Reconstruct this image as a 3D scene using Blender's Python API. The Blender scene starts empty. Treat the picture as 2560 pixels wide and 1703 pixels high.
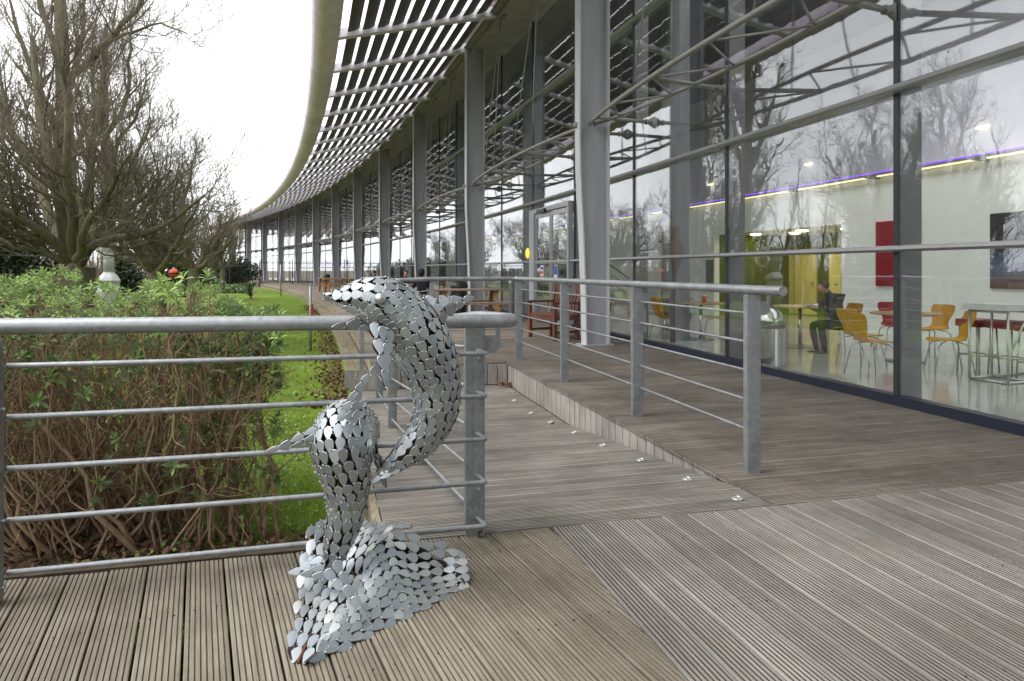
import bpy, bmesh, math, random
import numpy as np
from mathutils import Vector, Matrix

SC = bpy.context.scene
COL = SC.collection
R_ = math.radians

# ------------------------------------------------------------------ camera
CAM_H = 1.2
FPX = 1680.0            # focal length in pixels of the 2560 px wide photograph
HOR = 675.0             # horizon row
cam_d = bpy.data.cameras.new('camera')
cam_d.sensor_width = 36.0
cam_d.lens = FPX / 2560 * 36
cam_d.shift_y = -(851.5 - HOR) / 2560
cam_d.clip_start = 0.05
cam_d.clip_end = 2000
cam = bpy.data.objects.new('camera', cam_d)
COL.objects.link(cam)
cam.location = (0, 0, CAM_H)
cam.rotation_euler = (R_(90), 0, 0)
SC.camera = cam

# ------------------------------------------------------------------ world, sun, exposure
SUN_EL, SUN_AZ = 56.0, -112.0        # azimuth from +Y, clockwise positive (sun stands to the left, a little behind)
world = bpy.data.worlds.new('World')
SC.world = world
world.use_nodes = True
wn = world.node_tree
wn.nodes.clear()
w_out = wn.nodes.new('ShaderNodeOutputWorld')
w_bg = wn.nodes.new('ShaderNodeBackground')
w_sky = wn.nodes.new('ShaderNodeTexSky')
w_sky.sky_type = 'NISHITA'
w_sky.sun_disc = False
w_sky.sun_elevation = R_(SUN_EL)
w_sky.sun_rotation = R_(SUN_AZ)
w_sky.dust_density = 4.0
w_hs = wn.nodes.new('ShaderNodeHueSaturation')
w_hs.inputs['Saturation'].default_value = 0.12
w_tc = wn.nodes.new('ShaderNodeTexCoord')
w_map = wn.nodes.new('ShaderNodeMapping')
w_map.inputs['Scale'].default_value = (1, 1, 3.0)
w_noise = wn.nodes.new('ShaderNodeTexNoise')
w_noise.inputs['Scale'].default_value = 1.7
w_noise.inputs['Detail'].default_value = 5
w_ramp = wn.nodes.new('ShaderNodeValToRGB')
w_ramp.color_ramp.elements[0].position = 0.3
w_ramp.color_ramp.elements[0].color = (9.2, 9.4, 9.7, 1)
w_ramp.color_ramp.elements[1].position = 0.7
w_ramp.color_ramp.elements[1].color = (11.6, 11.6, 11.6, 1)
w_mix = wn.nodes.new('ShaderNodeMix')
w_mix.data_type = 'RGBA'
w_mix.inputs[0].default_value = 0.86
wn.links.new(w_sky.outputs[0], w_hs.inputs['Color'])
wn.links.new(w_tc.outputs['Generated'], w_map.inputs['Vector'])
wn.links.new(w_map.outputs[0], w_noise.inputs['Vector'])
wn.links.new(w_noise.outputs[0], w_ramp.inputs[0])
wn.links.new(w_hs.outputs[0], w_mix.inputs[6])
wn.links.new(w_ramp.outputs[0], w_mix.inputs[7])
wn.links.new(w_mix.outputs[2], w_bg.inputs['Color'])
w_bg.inputs['Strength'].default_value = 0.11
wn.links.new(w_bg.outputs[0], w_out.inputs[0])

sun_d = bpy.data.lights.new('sun', 'SUN')
sun_d.energy = 1.3
sun_d.angle = R_(30)
sun_d.color = (1.0, 0.96, 0.9)
sun = bpy.data.objects.new('sun', sun_d)
COL.objects.link(sun)
az, el = R_(SUN_AZ), R_(SUN_EL)
to_sun = Vector((math.sin(az) * math.cos(el), math.cos(az) * math.cos(el), math.sin(el)))
sun.rotation_euler = to_sun.to_track_quat('Z', 'Y').to_euler()

SC.view_settings.view_transform = 'Standard'
SC.view_settings.look = 'None'
SC.view_settings.exposure = 0.95
SC.view_settings.gamma = 1.0
SC.render.engine = 'CYCLES'
SC.cycles.use_denoising = True
SC.cycles.max_bounces = 10
SC.cycles.transparent_max_bounces = 24
SC.cycles.glossy_bounces = 5
SC.cycles.diffuse_bounces = 4
SC.cycles.caustics_reflective = False
SC.cycles.caustics_refractive = False

# ------------------------------------------------------------------ small helpers
rng = np.random.default_rng(7)
random.seed(7)


def W(x, y, d):
    """photo pixel + distance along the view axis -> point of the place"""
    return np.array([(x - 1280) * d / FPX, d, CAM_H - (y - HOR) * d / FPX])


# facade: columns stand on a circle, concave towards the lawn
TH0 = R_(15.8)
RAD = 8 / R_(1.85)
CCX = 1.295 - RAD * math.cos(TH0)
CCY = 10.72 - RAD * math.sin(TH0)


def arc(s, o=0.0, z=0.0):
    """s metres along the column line (0 = the nearest column in view), o metres out towards the lawn"""
    t = TH0 + s / RAD
    return np.array([CCX + (RAD - o) * math.cos(t), CCY + (RAD - o) * math.sin(t), z])


def heading(s):
    return TH0 + s / RAD


def inv_arc(X, Y):
    t = math.atan2(Y - CCY, X - CCX)
    return (t - TH0) * RAD, RAD - math.hypot(X - CCX, Y - CCY)


class MB:
    def __init__(self):
        self.v = []
        self.f = []
        self.n = 0

    def add(self, verts, faces):
        b = self.n
        verts = [tuple(map(float, p)) for p in verts]
        self.v += verts
        self.f += [tuple(i + b for i in f) for f in faces]
        self.n += len(verts)
        return self

    def box(self, c, size, rz=0.0, M=None):
        sx, sy, sz = [k / 2 for k in size]
        P = [(-sx, -sy, -sz), (sx, -sy, -sz), (sx, sy, -sz), (-sx, sy, -sz), (-sx, -sy, sz), (sx, -sy, sz), (sx, sy, sz), (-sx, sy, sz)]
        if M is not None:
            P = [tuple(M @ Vector(p)) for p in P]
        elif rz:
            ca, sa = math.cos(rz), math.sin(rz)
            P = [(p[0] * ca - p[1] * sa, p[0] * sa + p[1] * ca, p[2]) for p in P]
        P = [(p[0] + c[0], p[1] + c[1], p[2] + c[2]) for p in P]
        return self.add(P, [(0, 3, 2, 1), (4, 5, 6, 7), (0, 1, 5, 4), (1, 2, 6, 5), (2, 3, 7, 6), (3, 0, 4, 7)])

    def hexa(self, P):
        return self.add(P, [(0, 3, 2, 1), (4, 5, 6, 7), (0, 1, 5, 4), (1, 2, 6, 5), (2, 3, 7, 6), (3, 0, 4, 7)])

    def bar(self, a, b, w, h, up=(0, 0, 1)):
        """rectangular bar from a to b, w across, h along up"""
        a, b = Vector(a), Vector(b)
        d = (b - a).normalized()
        s = d.cross(Vector(up)).normalized() * (w / 2)
        u = s.cross(d).normalized() * (h / 2)
        P = [a - s - u, a + s - u, b + s - u, b - s - u, a - s + u, a + s + u, b + s + u, b - s + u]
        return self.hexa([tuple(p) for p in P])

    def tube(self, pts, r, n=8, cap=True):
        pts = [Vector(p) for p in pts]
        k = len(pts)
        rr = r if hasattr(r, '__len__') else [r] * k
        tang = []
        for i in range(k):
            if i == 0:
                t = pts[1] - pts[0]
            elif i == k - 1:
                t = pts[-1] - pts[-2]
            else:
                t = (pts[i] - pts[i - 1]).normalized() + (pts[i + 1] - pts[i]).normalized()
            tang.append(t.normalized())
        ref = Vector((0, 0, 1)) if abs(tang[0].z) < 0.9 else Vector((1, 0, 0))
        s = tang[0].cross(ref).normalized()
        V, F = [], []
        for i in range(k):
            s = (s - tang[i] * s.dot(tang[i])).normalized()
            u = tang[i].cross(s)
            st = 1.0
            if 0 < i < k - 1:
                c = (pts[i] - pts[i - 1]).normalized().dot((pts[i + 1] - pts[i]).normalized())
                st = min(1.6, 1 / max(0.3, math.sqrt(max(0.05, (1 + c) / 2))))
            for j in range(n):
                a = 2 * math.pi * j / n
                V.append(pts[i] + (s * math.cos(a) + u * math.sin(a)) * rr[i] * (st if st < 1.05 else 1.0))
        for i in range(k - 1):
            for j in range(n):
                a, b = i * n + j, i * n + (j + 1) % n
                F.append((a, a + n, b + n, b))
        if cap:
            F.append(tuple(range(n)))
            F.append(tuple(range((k - 1) * n + n - 1, (k - 1) * n - 1, -1)))
        return self.add(V, F)

    def lathe(self, prof, n=16, c=(0, 0, 0)):
        V, F = [], []
        for (r, z) in prof:
            for j in range(n):
                a = 2 * math.pi * j / n
                V.append((c[0] + r * math.cos(a), c[1] + r * math.sin(a), c[2] + z))
        k = len(prof)
        for i in range(k - 1):
            for j in range(n):
                a, b = i * n + j, i * n + (j + 1) % n
                F.append((a, b, b + n, a + n))
        F.append(tuple(range(n - 1, -1, -1)))
        F.append(tuple(range((k - 1) * n, k * n)))
        return self.add(V, F)

    def ball(self, c, r, n=10, m=7, sc=(1, 1, 1)):
        V, F = [], []
        for i in range(1, m):
            p = math.pi * i / m
            for j in range(n):
                a = 2 * math.pi * j / n
                V.append((c[0] + r * sc[0] * math.sin(p) * math.cos(a), c[1] + r * sc[1] * math.sin(p) * math.sin(a), c[2] + r * sc[2] * math.cos(p)))
        V.append((c[0], c[1], c[2] + r * sc[2]))
        V.append((c[0], c[1], c[2] - r * sc[2]))
        t, b = len(V) - 2, len(V) - 1
        for i in range(m - 2):
            for j in range(n):
                a, q = i * n + j, i * n + (j + 1) % n
                F.append((a, a + n, q + n, q))
        for j in range(n):
            F.append((t, j, (j + 1) % n))
            F.append((b, (m - 2) * n + (j + 1) % n, (m - 2) * n + j))
        return self.add(V, F)

    def mesh(self, name, mat=None, smooth=False):
        me = bpy.data.meshes.new(name)
        me.from_pydata(self.v, [], self.f)
        if smooth:
            me.polygons.foreach_set('use_smooth', [True] * len(me.polygons))
        if mat is not None:
            me.materials.append(mat)
        me.update()
        return me

    def build(self, name, mat=None, parent=None, smooth=False):
        return link(name, self.mesh(name, mat, smooth), parent)


def smooth_by_angle(me, deg=35):
    me.polygons.foreach_set('use_smooth', [True] * len(me.polygons))
    try:
        me.set_sharp_from_angle(angle=R_(deg))
    except Exception:
        pass


def link(name, data, parent=None):
    o = bpy.data.objects.new(name, data)
    COL.objects.link(o)
    if parent is not None:
        o.parent = parent
    return o


def tag(o, label=None, cat=None, group=None, kind=None):
    if label:
        o['label'] = label
    if cat:
        o['category'] = cat
    if group:
        o['group'] = group
    if kind:
        o['kind'] = kind
    return o


def empty(name, loc=(0, 0, 0), rz=0.0, label=None, cat=None, group=None, kind=None):
    o = bpy.data.objects.new(name, None)
    o.empty_display_size = 0.2
    COL.objects.link(o)
    o.location = tuple(map(float, loc))
    o.rotation_euler = (0, 0, rz)
    return tag(o, label, cat, group, kind)


def copy_tree(o, parent=None):
    c = o.copy()
    COL.objects.link(c)
    c.parent = parent
    for ch in o.children:
        copy_tree(ch, c)
    return c


def np_mesh(name, V, F, mat=None, smooth=False):
    """fast mesh from arrays, all faces with the same number of corners"""
    V = np.asarray(V, dtype=np.float32).reshape(-1, 3)
    F = np.asarray(F, dtype=np.int32)
    nf, c = F.shape
    me = bpy.data.meshes.new(name)
    me.vertices.add(len(V))
    me.vertices.foreach_set('co', V.ravel())
    me.loops.add(nf * c)
    me.loops.foreach_set('vertex_index', F.ravel())
    me.polygons.add(nf)
    me.polygons.foreach_set('loop_start', np.arange(0, nf * c, c, dtype=np.int32))
    me.polygons.foreach_set('loop_total', np.full(nf, c, dtype=np.int32))
    if smooth:
        me.polygons.foreach_set('use_smooth', np.ones(nf, dtype=bool))
    if mat is not None:
        me.materials.append(mat)
    me.update(calc_edges=True)
    me.validate()
    return me


def tubes_np(P, Rr, n=3):
    """P (B,k,3), Rr (B,k): B tapered tubes -> verts, quads"""
    B, k, _ = P.shape
    T = np.gradient(P, axis=1)
    T /= np.linalg.norm(T, axis=2, keepdims=True) + 1e-9
    ref = np.where(np.abs(T[:, :1, 2:3]) < 0.85, np.array([[[0, 0, 1.0]]]), np.array([[[1.0, 0, 0]]]))
    S = np.cross(T, np.broadcast_to(ref, T.shape))
    S /= np.linalg.norm(S, axis=2, keepdims=True) + 1e-9
    U = np.cross(T, S)
    a = np.arange(n) * 2 * math.pi / n
    V = P[:, :, None, :] + (S[:, :, None, :] * np.cos(a)[None, None, :, None] + U[:, :, None, :] * np.sin(a)[None, None, :, None]) * Rr[:, :, None, None]
    base = (np.arange(B) * k * n)[:, None, None]
    i = (np.arange(k - 1) * n)[None, :, None]
    j = np.arange(n)[None, None, :]
    j2 = (np.arange(n) + 1) % n
    j2 = j2[None, None, :]
    q = np.stack([base + i + j, base + i + n + j, base + i + n + j2, base + i + j2], axis=-1)
    return V.reshape(-1, 3), q.reshape(-1, 4)


class NP:
    """collects numpy geometry of one face size"""
    def __init__(self):
        self.V, self.F, self.n = [], [], 0

    def add(self, V, F):
        V = np.asarray(V).reshape(-1, 3)
        self.V.append(V)
        self.F.append(np.asarray(F) + self.n)
        self.n += len(V)

    def mesh(self, name, mat=None, smooth=False):
        return np_mesh(name, np.concatenate(self.V), np.concatenate(self.F), mat, smooth)


# ------------------------------------------------------------------ materials
def new_mat(name):
    m = bpy.data.materials.new(name)
    m.use_nodes = True
    nt = m.node_tree
    b = nt.nodes['Principled BSDF']
    return m, nt, b


def N(nt, t, **kw):
    n = nt.nodes.new(t)
    for k, v in kw.items():
        setattr(n, k, v)
    return n


def ramp(nt, src, stops):
    r = N(nt, 'ShaderNodeValToRGB')
    e = r.color_ramp.elements
    while len(e) < len(stops):
        e.new(0.5)
    for q, (p, c) in zip(e, stops):
        q.position = p
        q.color = (c[0], c[1], c[2], 1) if len(c) == 3 else c
    nt.links.new(src, r.inputs[0])
    return r.outputs[0]


def noise(nt, vec, scale, detail=4, rough=0.55, map_scale=None):
    if map_scale:
        mp = N(nt, 'ShaderNodeMapping')
        mp.inputs['Scale'].default_value = map_scale
        nt.links.new(vec, mp.inputs['Vector'])
        vec = mp.outputs[0]
    n = N(nt, 'ShaderNodeTexNoise')
    n.inputs['Scale'].default_value = scale
    n.inputs['Detail'].default_value = detail
    n.inputs['Roughness'].default_value = rough
    nt.links.new(vec, n.inputs['Vector'])
    return n.outputs[0]


def mixc(nt, fac, a, b, blend='MIX'):
    m = N(nt, 'ShaderNodeMix', data_type='RGBA', blend_type=blend)
    for sock, v in ((m.inputs[0], fac), (m.inputs[6], a), (m.inputs[7], b)):
        if isinstance(v, (int, float)):
            sock.default_value = v
        elif isinstance(v, tuple):
            sock.default_value = (v[0], v[1], v[2], 1)
        else:
            nt.links.new(v, sock)
    return m.outputs[2]


def mathn(nt, op, a, b=None):
    m = N(nt, 'ShaderNodeMath', operation=op)
    for sock, v in zip(m.inputs, (a, b)):
        if v is None:
            continue
        if isinstance(v, (int, float)):
            sock.default_value = v
        else:
            nt.links.new(v, sock)
    return m.outputs[0]


def bump(nt, b, h, strength=0.3, dist=0.01):
    bm = N(nt, 'ShaderNodeBump')
    bm.inputs['Strength'].default_value = strength
    bm.inputs['Distance'].default_value = dist
    nt.links.new(h, bm.inputs['Height'])
    nt.links.new(bm.outputs[0], b.inputs['Normal'])


def plain(name, col, rough=0.6, metal=0.0, var=0.12, scale=6.0, bump_s=0.0, spec=None, obj_var=0.0, stretch=None):
    m, nt, b = new_mat(name)
    tc = N(nt, 'ShaderNodeTexCoord').outputs['Object']
    nz = noise(nt, tc, scale, 6, 0.65, stretch)
    lo = tuple(c * (1 - var) for c in col)
    hi = tuple(min(1, c * (1 + var)) for c in col)
    c = ramp(nt, nz, [(0.3, lo), (0.7, hi)])
    if obj_var:
        oi = N(nt, 'ShaderNodeObjectInfo').outputs['Random']
        v = mathn(nt, 'MULTIPLY_ADD', oi, 2 * obj_var)
        v.node.inputs[2].default_value = 1 - obj_var
        hs = N(nt, 'ShaderNodeHueSaturation')
        nt.links.new(v, hs.inputs['Value'])
        nt.links.new(c, hs.inputs['Color'])
        c = hs.outputs[0]
    nt.links.new(c, b.inputs['Base Color'])
    b.inputs['Roughness'].default_value = rough
    b.inputs['Metallic'].default_value = metal
    if spec is not None:
        b.inputs['Specular IOR Level'].default_value = spec
    if bump_s:
        bump(nt, b, noise(nt, tc, scale * 6, 4), bump_s, 0.004)
    return m


def wood_deck(name, dark, light, algae=0.25, axis_scale=(14, 0.8, 14), moss=(0.12, 0.115, 0.035)):
    """weathered grooved decking: local Y runs along the plank"""
    m, nt, b = new_mat(name)
    tc = N(nt, 'ShaderNodeTexCoord').outputs['Object']
    oi = N(nt, 'ShaderNodeObjectInfo')
    off = N(nt, 'ShaderNodeVectorMath', operation='SCALE')
    cmb = N(nt, 'ShaderNodeCombineXYZ')
    for k in range(3):
        nt.links.new(oi.outputs['Random'], cmb.inputs[k])
    nt.links.new(cmb.outputs[0], off.inputs[0])
    off.inputs['Scale'].default_value = 37.0
    ad = N(nt, 'ShaderNodeVectorMath', operation='ADD')
    nt.links.new(tc, ad.inputs[0])
    nt.links.new(off.outputs[0], ad.inputs[1])
    v = ad.outputs[0]
    grain = noise(nt, v, 3.2, 7, 0.68, axis_scale)
    c = ramp(nt, grain, [(0.28, dark), (0.5, tuple((a + q) / 2 for a, q in zip(dark, light))), (0.72, light)])
    geo = N(nt, 'ShaderNodeNewGeometry').outputs['Position']
    patch = noise(nt, geo, 1.7, 5, 0.6)
    pf = ramp(nt, patch, [(0.36, (0.74, 0.74, 0.74)), (0.62, (1.1, 1.1, 1.1))])
    c = mixc(nt, 1.0, c, pf, 'MULTIPLY')
    al = noise(nt, geo, 4.3, 6, 0.7)
    am = ramp(nt, al, [(0.56, (0, 0, 0)), (0.74, (algae, algae, algae))])
    c = mixc(nt, am, c, moss)
    fl = noise(nt, v, 60, 3, 0.6, (1, 0.35, 1))
    fm = ramp(nt, fl, [(0.68, (0, 0, 0)), (0.76, (0.5, 0.5, 0.5))])
    c = mixc(nt, fm, c, (0.42, 0.40, 0.36))
    hs = N(nt, 'ShaderNodeHueSaturation')
    vv = mathn(nt, 'MULTIPLY_ADD', oi.outputs['Random'], 0.3)
    vv.node.inputs[2].default_value = 0.85
    nt.links.new(vv, hs.inputs['Value'])
    nt.links.new(c, hs.inputs['Color'])
    nt.links.new(hs.outputs[0], b.inputs['Base Color'])
    b.inputs['Roughness'].default_value = 0.78
    b.inputs['Specular IOR Level'].default_value = 0.25
    bump(nt, b, grain, 0.5, 0.004)
    return m


M_ = {}
M_['deck'] = wood_deck('weathered_decking', (0.178, 0.167, 0.156), (0.34, 0.326, 0.308), 0.3)
M_['deck_left'] = wood_deck('weathered_decking_green', (0.15, 0.13, 0.10), (0.31, 0.28, 0.225), 0.4)
M_['deck_up'] = wood_deck('damp_decking', (0.105, 0.09, 0.075), (0.29, 0.262, 0.23), 0.4)
M_['deck_ramp'] = wood_deck('ramp_decking', (0.14, 0.128, 0.112), (0.37, 0.35, 0.32), 0.4)
M_['riser'] = wood_deck('grey_riser_boards', (0.20, 0.185, 0.17), (0.42, 0.395, 0.365), 0.12, (14, 14, 0.8))
M_['fascia_wood'] = wood_deck('edge_timber', (0.17, 0.145, 0.09), (0.36, 0.315, 0.22), 0.4)


def galvanised():
    m, nt, b = new_mat('galvanised_steel')
    tc = N(nt, 'ShaderNodeTexCoord').outputs['Object']
    vo = N(nt, 'ShaderNodeTexVoronoi')
    vo.inputs['Scale'].default_value = 55
    nt.links.new(tc, vo.inputs['Vector'])
    sp = ramp(nt, vo.outputs['Color'], [(0.1, (0.25, 0.265, 0.285)), (0.9, (0.34, 0.355, 0.375))])
    st = noise(nt, tc, 9, 6, 0.65)
    c = mixc(nt, ramp(nt, st, [(0.4, (0, 0, 0)), (0.75, (0.6, 0.6, 0.6))]), sp, (0.46, 0.475, 0.49))
    nt.links.new(c, b.inputs['Base Color'])
    b.inputs['Metallic'].default_value = 0.65
    r = ramp(nt, st, [(0.3, (0.38, 0.38, 0.38)), (0.7, (0.58, 0.58, 0.58))])
    nt.links.new(r, b.inputs['Roughness'])
    bump(nt, b, noise(nt, tc, 40, 3), 0.08, 0.003)
    return m


M_['galv'] = galvanised()


def zinc_scale():
    m, nt, b = new_mat('zinc_plate')
    tc = N(nt, 'ShaderNodeTexCoord').outputs['Object']
    oi = N(nt, 'ShaderNodeObjectInfo').outputs['Random']
    geo = N(nt, 'ShaderNodeNewGeometry')
    c0 = ramp(nt, geo.outputs['Random Per Island'], [(0.0, (0.36, 0.40, 0.44)), (0.5, (0.50, 0.535, 0.56)), (1.0, (0.66, 0.675, 0.675))])
    c1 = ramp(nt, oi, [(0.0, (0.86, 0.88, 0.92)), (1.0, (1.1, 1.1, 1.06))])
    c = mixc(nt, 1.0, c0, c1, 'MULTIPLY')
    br = noise(nt, tc, 30, 6, 0.7, (1, 5, 1))
    c = mixc(nt, ramp(nt, br, [(0.35, (0, 0, 0)), (0.75, (0.45, 0.45, 0.45))]), c, (0.30, 0.32, 0.335))
    nt.links.new(c, b.inputs['Base Color'])
    b.inputs['Metallic'].default_value = 0.9
    nt.links.new(ramp(nt, br, [(0.3, (0.33, 0.33, 0.33)), (0.7, (0.5, 0.5, 0.5))]), b.inputs['Roughness'])
    bump(nt, b, noise(nt, tc, 45, 4), 0.25, 0.002)
    return m


M_['zinc'] = zinc_scale()
M_['plate_back'] = plain('bare_steel_back', (0.05, 0.036, 0.03), 0.7, 0.3, 0.4, 30)
M_['weld'] = plain('weld_bead', (0.45, 0.45, 0.44), 0.35, 0.8, 0.2, 40)
M_['rust'] = plain('rusty_rod', (0.16, 0.06, 0.035), 0.8, 0.2, 0.4, 30)
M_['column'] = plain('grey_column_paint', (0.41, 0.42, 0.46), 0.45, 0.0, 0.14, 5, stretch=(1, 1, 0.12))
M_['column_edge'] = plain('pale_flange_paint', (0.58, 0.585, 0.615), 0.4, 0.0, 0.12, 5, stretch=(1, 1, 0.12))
M_['rafter'] = plain('canopy_rafter_paint', (0.74, 0.73, 0.76), 0.4, 0.1, 0.1, 1.5)
M_['louvre'] = plain('dark_louvre_blade', (0.085, 0.068, 0.062), 0.55, 0.0, 0.25, 5)
M_['fascia'] = plain('canopy_fascia_panel', (0.82, 0.72, 0.82), 0.5, 0.1, 0.16, 2.5, obj_var=0.07)
M_['soffit'] = plain('soffit_panel', (0.33, 0.325, 0.30), 0.7, 0.0, 0.25, 2)
M_['truss'] = plain('truss_paint', (0.30, 0.295, 0.285), 0.4, 0.2, 0.12, 4)
M_['mullion'] = plain('mullion_grey', (0.20, 0.205, 0.22), 0.4, 0.2, 0.1, 4)
M_['mullion_dark'] = plain('gasket_black', (0.03, 0.032, 0.04), 0.5, 0.0, 0.1, 4)
M_['transom'] = plain('transom_aluminium', (0.36, 0.36, 0.365), 0.35, 0.4, 0.06, 2)
M_['kerb'] = plain('navy_kerb', (0.018, 0.022, 0.04), 0.4, 0.0, 0.15, 3)
M_['wall_in'] = plain('cafe_wall_paint', (0.86, 0.87, 0.85), 0.7, 0.0, 0.04, 1)
M_['wall_dark'] = plain('upper_wall_paint', (0.80, 0.78, 0.86), 0.7, 0.0, 0.1, 1)
M_['ceiling_in'] = plain('hall_ceiling', (0.13, 0.13, 0.14), 0.8, 0.0, 0.1, 1)
M_['green'] = plain('alcove_green_paint', (0.09, 0.125, 0.015), 0.6, 0.0, 0.1, 1)
M_['yellow'] = plain('yellow_door_paint', (0.76, 0.66, 0.22), 0.5, 0.0, 0.06, 1)
M_['white'] = plain('white_paint', (0.75, 0.75, 0.74), 0.45, 0.0, 0.05, 3)
M_['red'] = plain('red_lacquer', (0.30, 0.012, 0.03), 0.35, 0.0, 0.1, 4)
M_['black'] = plain('black_plastic', (0.02, 0.021, 0.024), 0.4, 0.0, 0.2, 6)
M_['ply'] = plain('orange_plywood', (0.62, 0.29, 0.018), 0.35, 0.0, 0.14, 8)
M_['table_wood'] = plain('pale_table_wood', (0.45, 0.29, 0.13), 0.4, 0.0, 0.12, 6)
M_['chrome'] = plain('chrome', (0.5, 0.5, 0.5), 0.22, 1.0, 0.03, 6)
M_['teak'] = plain('stained_teak', (0.135, 0.052, 0.032), 0.5, 0.0, 0.3, 9, obj_var=0.15)
M_['picnic'] = plain('picnic_timber', (0.36, 0.20, 0.095), 0.65, 0.0, 0.3, 9, obj_var=0.15)
M_['skin'] = plain('skin', (0.48, 0.27, 0.19), 0.5, 0.0, 0.08, 20)
M_['hair'] = plain('short_brown_hair', (0.09, 0.05, 0.025), 0.7, 0.0, 0.3, 60)
M_['cloth_dark'] = plain('black_wool', (0.025, 0.022, 0.026), 0.85, 0.0, 0.3, 30)
M_['cloth_navy'] = plain('navy_jacket', (0.018, 0.022, 0.04), 0.8, 0.0, 0.3, 30)
M_['trousers'] = plain('black_trousers', (0.014, 0.014, 0.017), 0.85, 0.0, 0.3, 30)
M_['shoe'] = plain('grey_green_shoe', (0.06, 0.075, 0.05), 0.7, 0.0, 0.3, 30)
M_['purple'] = plain('purple_print', (0.09, 0.03, 0.28), 0.6, 0.0, 0.3, 10)
M_['stone_white'] = plain('white_stone', (0.55, 0.56, 0.56), 0.7, 0.0, 0.15, 6, 0.2)
M_['orange'] = plain('orange_plastic', (0.75, 0.09, 0.02), 0.4, 0.0, 0.1, 6)
M_['iron'] = plain('black_iron', (0.035, 0.035, 0.04), 0.5, 0.3, 0.2, 6)
M_['stud'] = plain('steel_stud', (0.62, 0.62, 0.60), 0.3, 0.85, 0.15, 30)
M_['deadleaf'] = plain('dead_leaf', (0.13, 0.065, 0.035), 0.8, 0.0, 0.5, 60, obj_var=0.3)
M_['soil_far'] = plain('woodland_floor', (0.105, 0.082, 0.05), 0.95, 0.0, 0.5, 0.6)
M_['soil'] = plain('leaf_litter_soil', (0.06, 0.045, 0.03), 0.95, 0.0, 0.6, 14, 0.5)


def emit(name, col, s):
    m, nt, b = new_mat(name)
    b.inputs['Base Color'].default_value = (*col, 1)
    b.inputs['Emission Color'].default_value = (*col, 1)
    b.inputs['Emission Strength'].default_value = s
    return m


M_['led_purple'] = emit('purple_led', (0.20, 0.06, 0.85), 0.9)
M_['led_warm'] = emit('warm_led', (1.0, 0.86, 0.50), 0.75)
M_['lamp'] = emit('ceiling_lamp', (1.0, 0.86, 0.55), 0.8)
M_['downlight'] = emit('alcove_downlight', (1.0, 0.9, 0.66), 22.0)
M_['yellow_lamp'] = emit('round_yellow_lamp', (0.9, 0.72, 0.08), 0.45)


def glass_mat():
    m = bpy.data.materials.new('window_glass')
    m.use_nodes = True
    nt = m.node_tree
    nt.nodes.clear()
    out = N(nt, 'ShaderNodeOutputMaterial')
    tr = N(nt, 'ShaderNodeBsdfTransparent')
    tr.inputs[0].default_value = (0.965, 0.99, 0.97, 1)
    gl = N(nt, 'ShaderNodeBsdfGlossy')
    gl.inputs['Roughness'].default_value = 0.0
    gl.inputs['Color'].default_value = (0.95, 0.96, 1.0, 1)
    lw = N(nt, 'ShaderNodeLayerWeight')
    lw.inputs['Blend'].default_value = 0.5
    p = mathn(nt, 'POWER', lw.outputs['Facing'], 4.0)
    f = mathn(nt, 'MULTIPLY_ADD', p, 0.83)
    f.node.inputs[2].default_value = 0.105
    mx = N(nt, 'ShaderNodeMixShader')
    nt.links.new(f, mx.inputs[0])
    nt.links.new(tr.outputs[0], mx.inputs[1])
    nt.links.new(gl.outputs[0], mx.inputs[2])
    geo = N(nt, 'ShaderNodeNewGeometry').outputs['Position']
    h = noise(nt, geo, 2.6, 2, 0.5, (1, 1, 0.55))
    bm = N(nt, 'ShaderNodeBump')
    bm.inputs['Strength'].default_value = 0.022
    bm.inputs['Distance'].default_value = 0.05
    nt.links.new(h, bm.inputs['Height'])
    nt.links.new(bm.outputs[0], gl.inputs['Normal'])
    nt.links.new(mx.outputs[0], out.inputs[0])
    return m


M_['glass'] = glass_mat()


def cafe_floor_mat():
    m, nt, b = new_mat('polished_floor')
    geo = N(nt, 'ShaderNodeNewGeometry').outputs['Position']
    c = ramp(nt, noise(nt, geo, 2.0, 5), [(0.3, (0.40, 0.41, 0.39)), (0.7, (0.48, 0.49, 0.46))])
    nt.links.new(c, b.inputs['Base Color'])
    b.inputs['Roughness'].default_value = 0.09
    return m


M_['floor_in'] = cafe_floor_mat()


def bark(name, lo, hi, lichen, lf=0.6):
    m, nt, b = new_mat(name)
    geo = N(nt, 'ShaderNodeNewGeometry').outputs['Position']
    g = noise(nt, geo, 22, 6, 0.7, (1, 1, 0.3))
    c = ramp(nt, g, [(0.3, lo), (0.72, hi)])
    l = noise(nt, geo, 3.0, 5, 0.7)
    c = mixc(nt, ramp(nt, l, [(0.42, (0, 0, 0)), (0.66, (lf, lf, lf))]), c, lichen)
    nt.links.new(c, b.inputs['Base Color'])
    b.inputs['Roughness'].default_value = 0.9
    b.inputs['Specular IOR Level'].default_value = 0.2
    bump(nt, b, g, 0.7, 0.02)
    return m


M_['bark'] = bark('mossy_bark', (0.085, 0.07, 0.052), (0.21, 0.18, 0.135), (0.17, 0.175, 0.075))
M_['twig'] = bark('twig_bark', (0.09, 0.073, 0.06), (0.22, 0.19, 0.15), (0.21, 0.21, 0.10), 0.5)
M_['bark_far'] = bark('brown_bark', (0.10, 0.072, 0.05), (0.23, 0.175, 0.125), (0.20, 0.17, 0.09), 0.4)
M_['stem'] = bark('hedge_stem', (0.17, 0.105, 0.07), (0.48, 0.33, 0.215), (0.42, 0.34, 0.22), 0.5)


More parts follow.
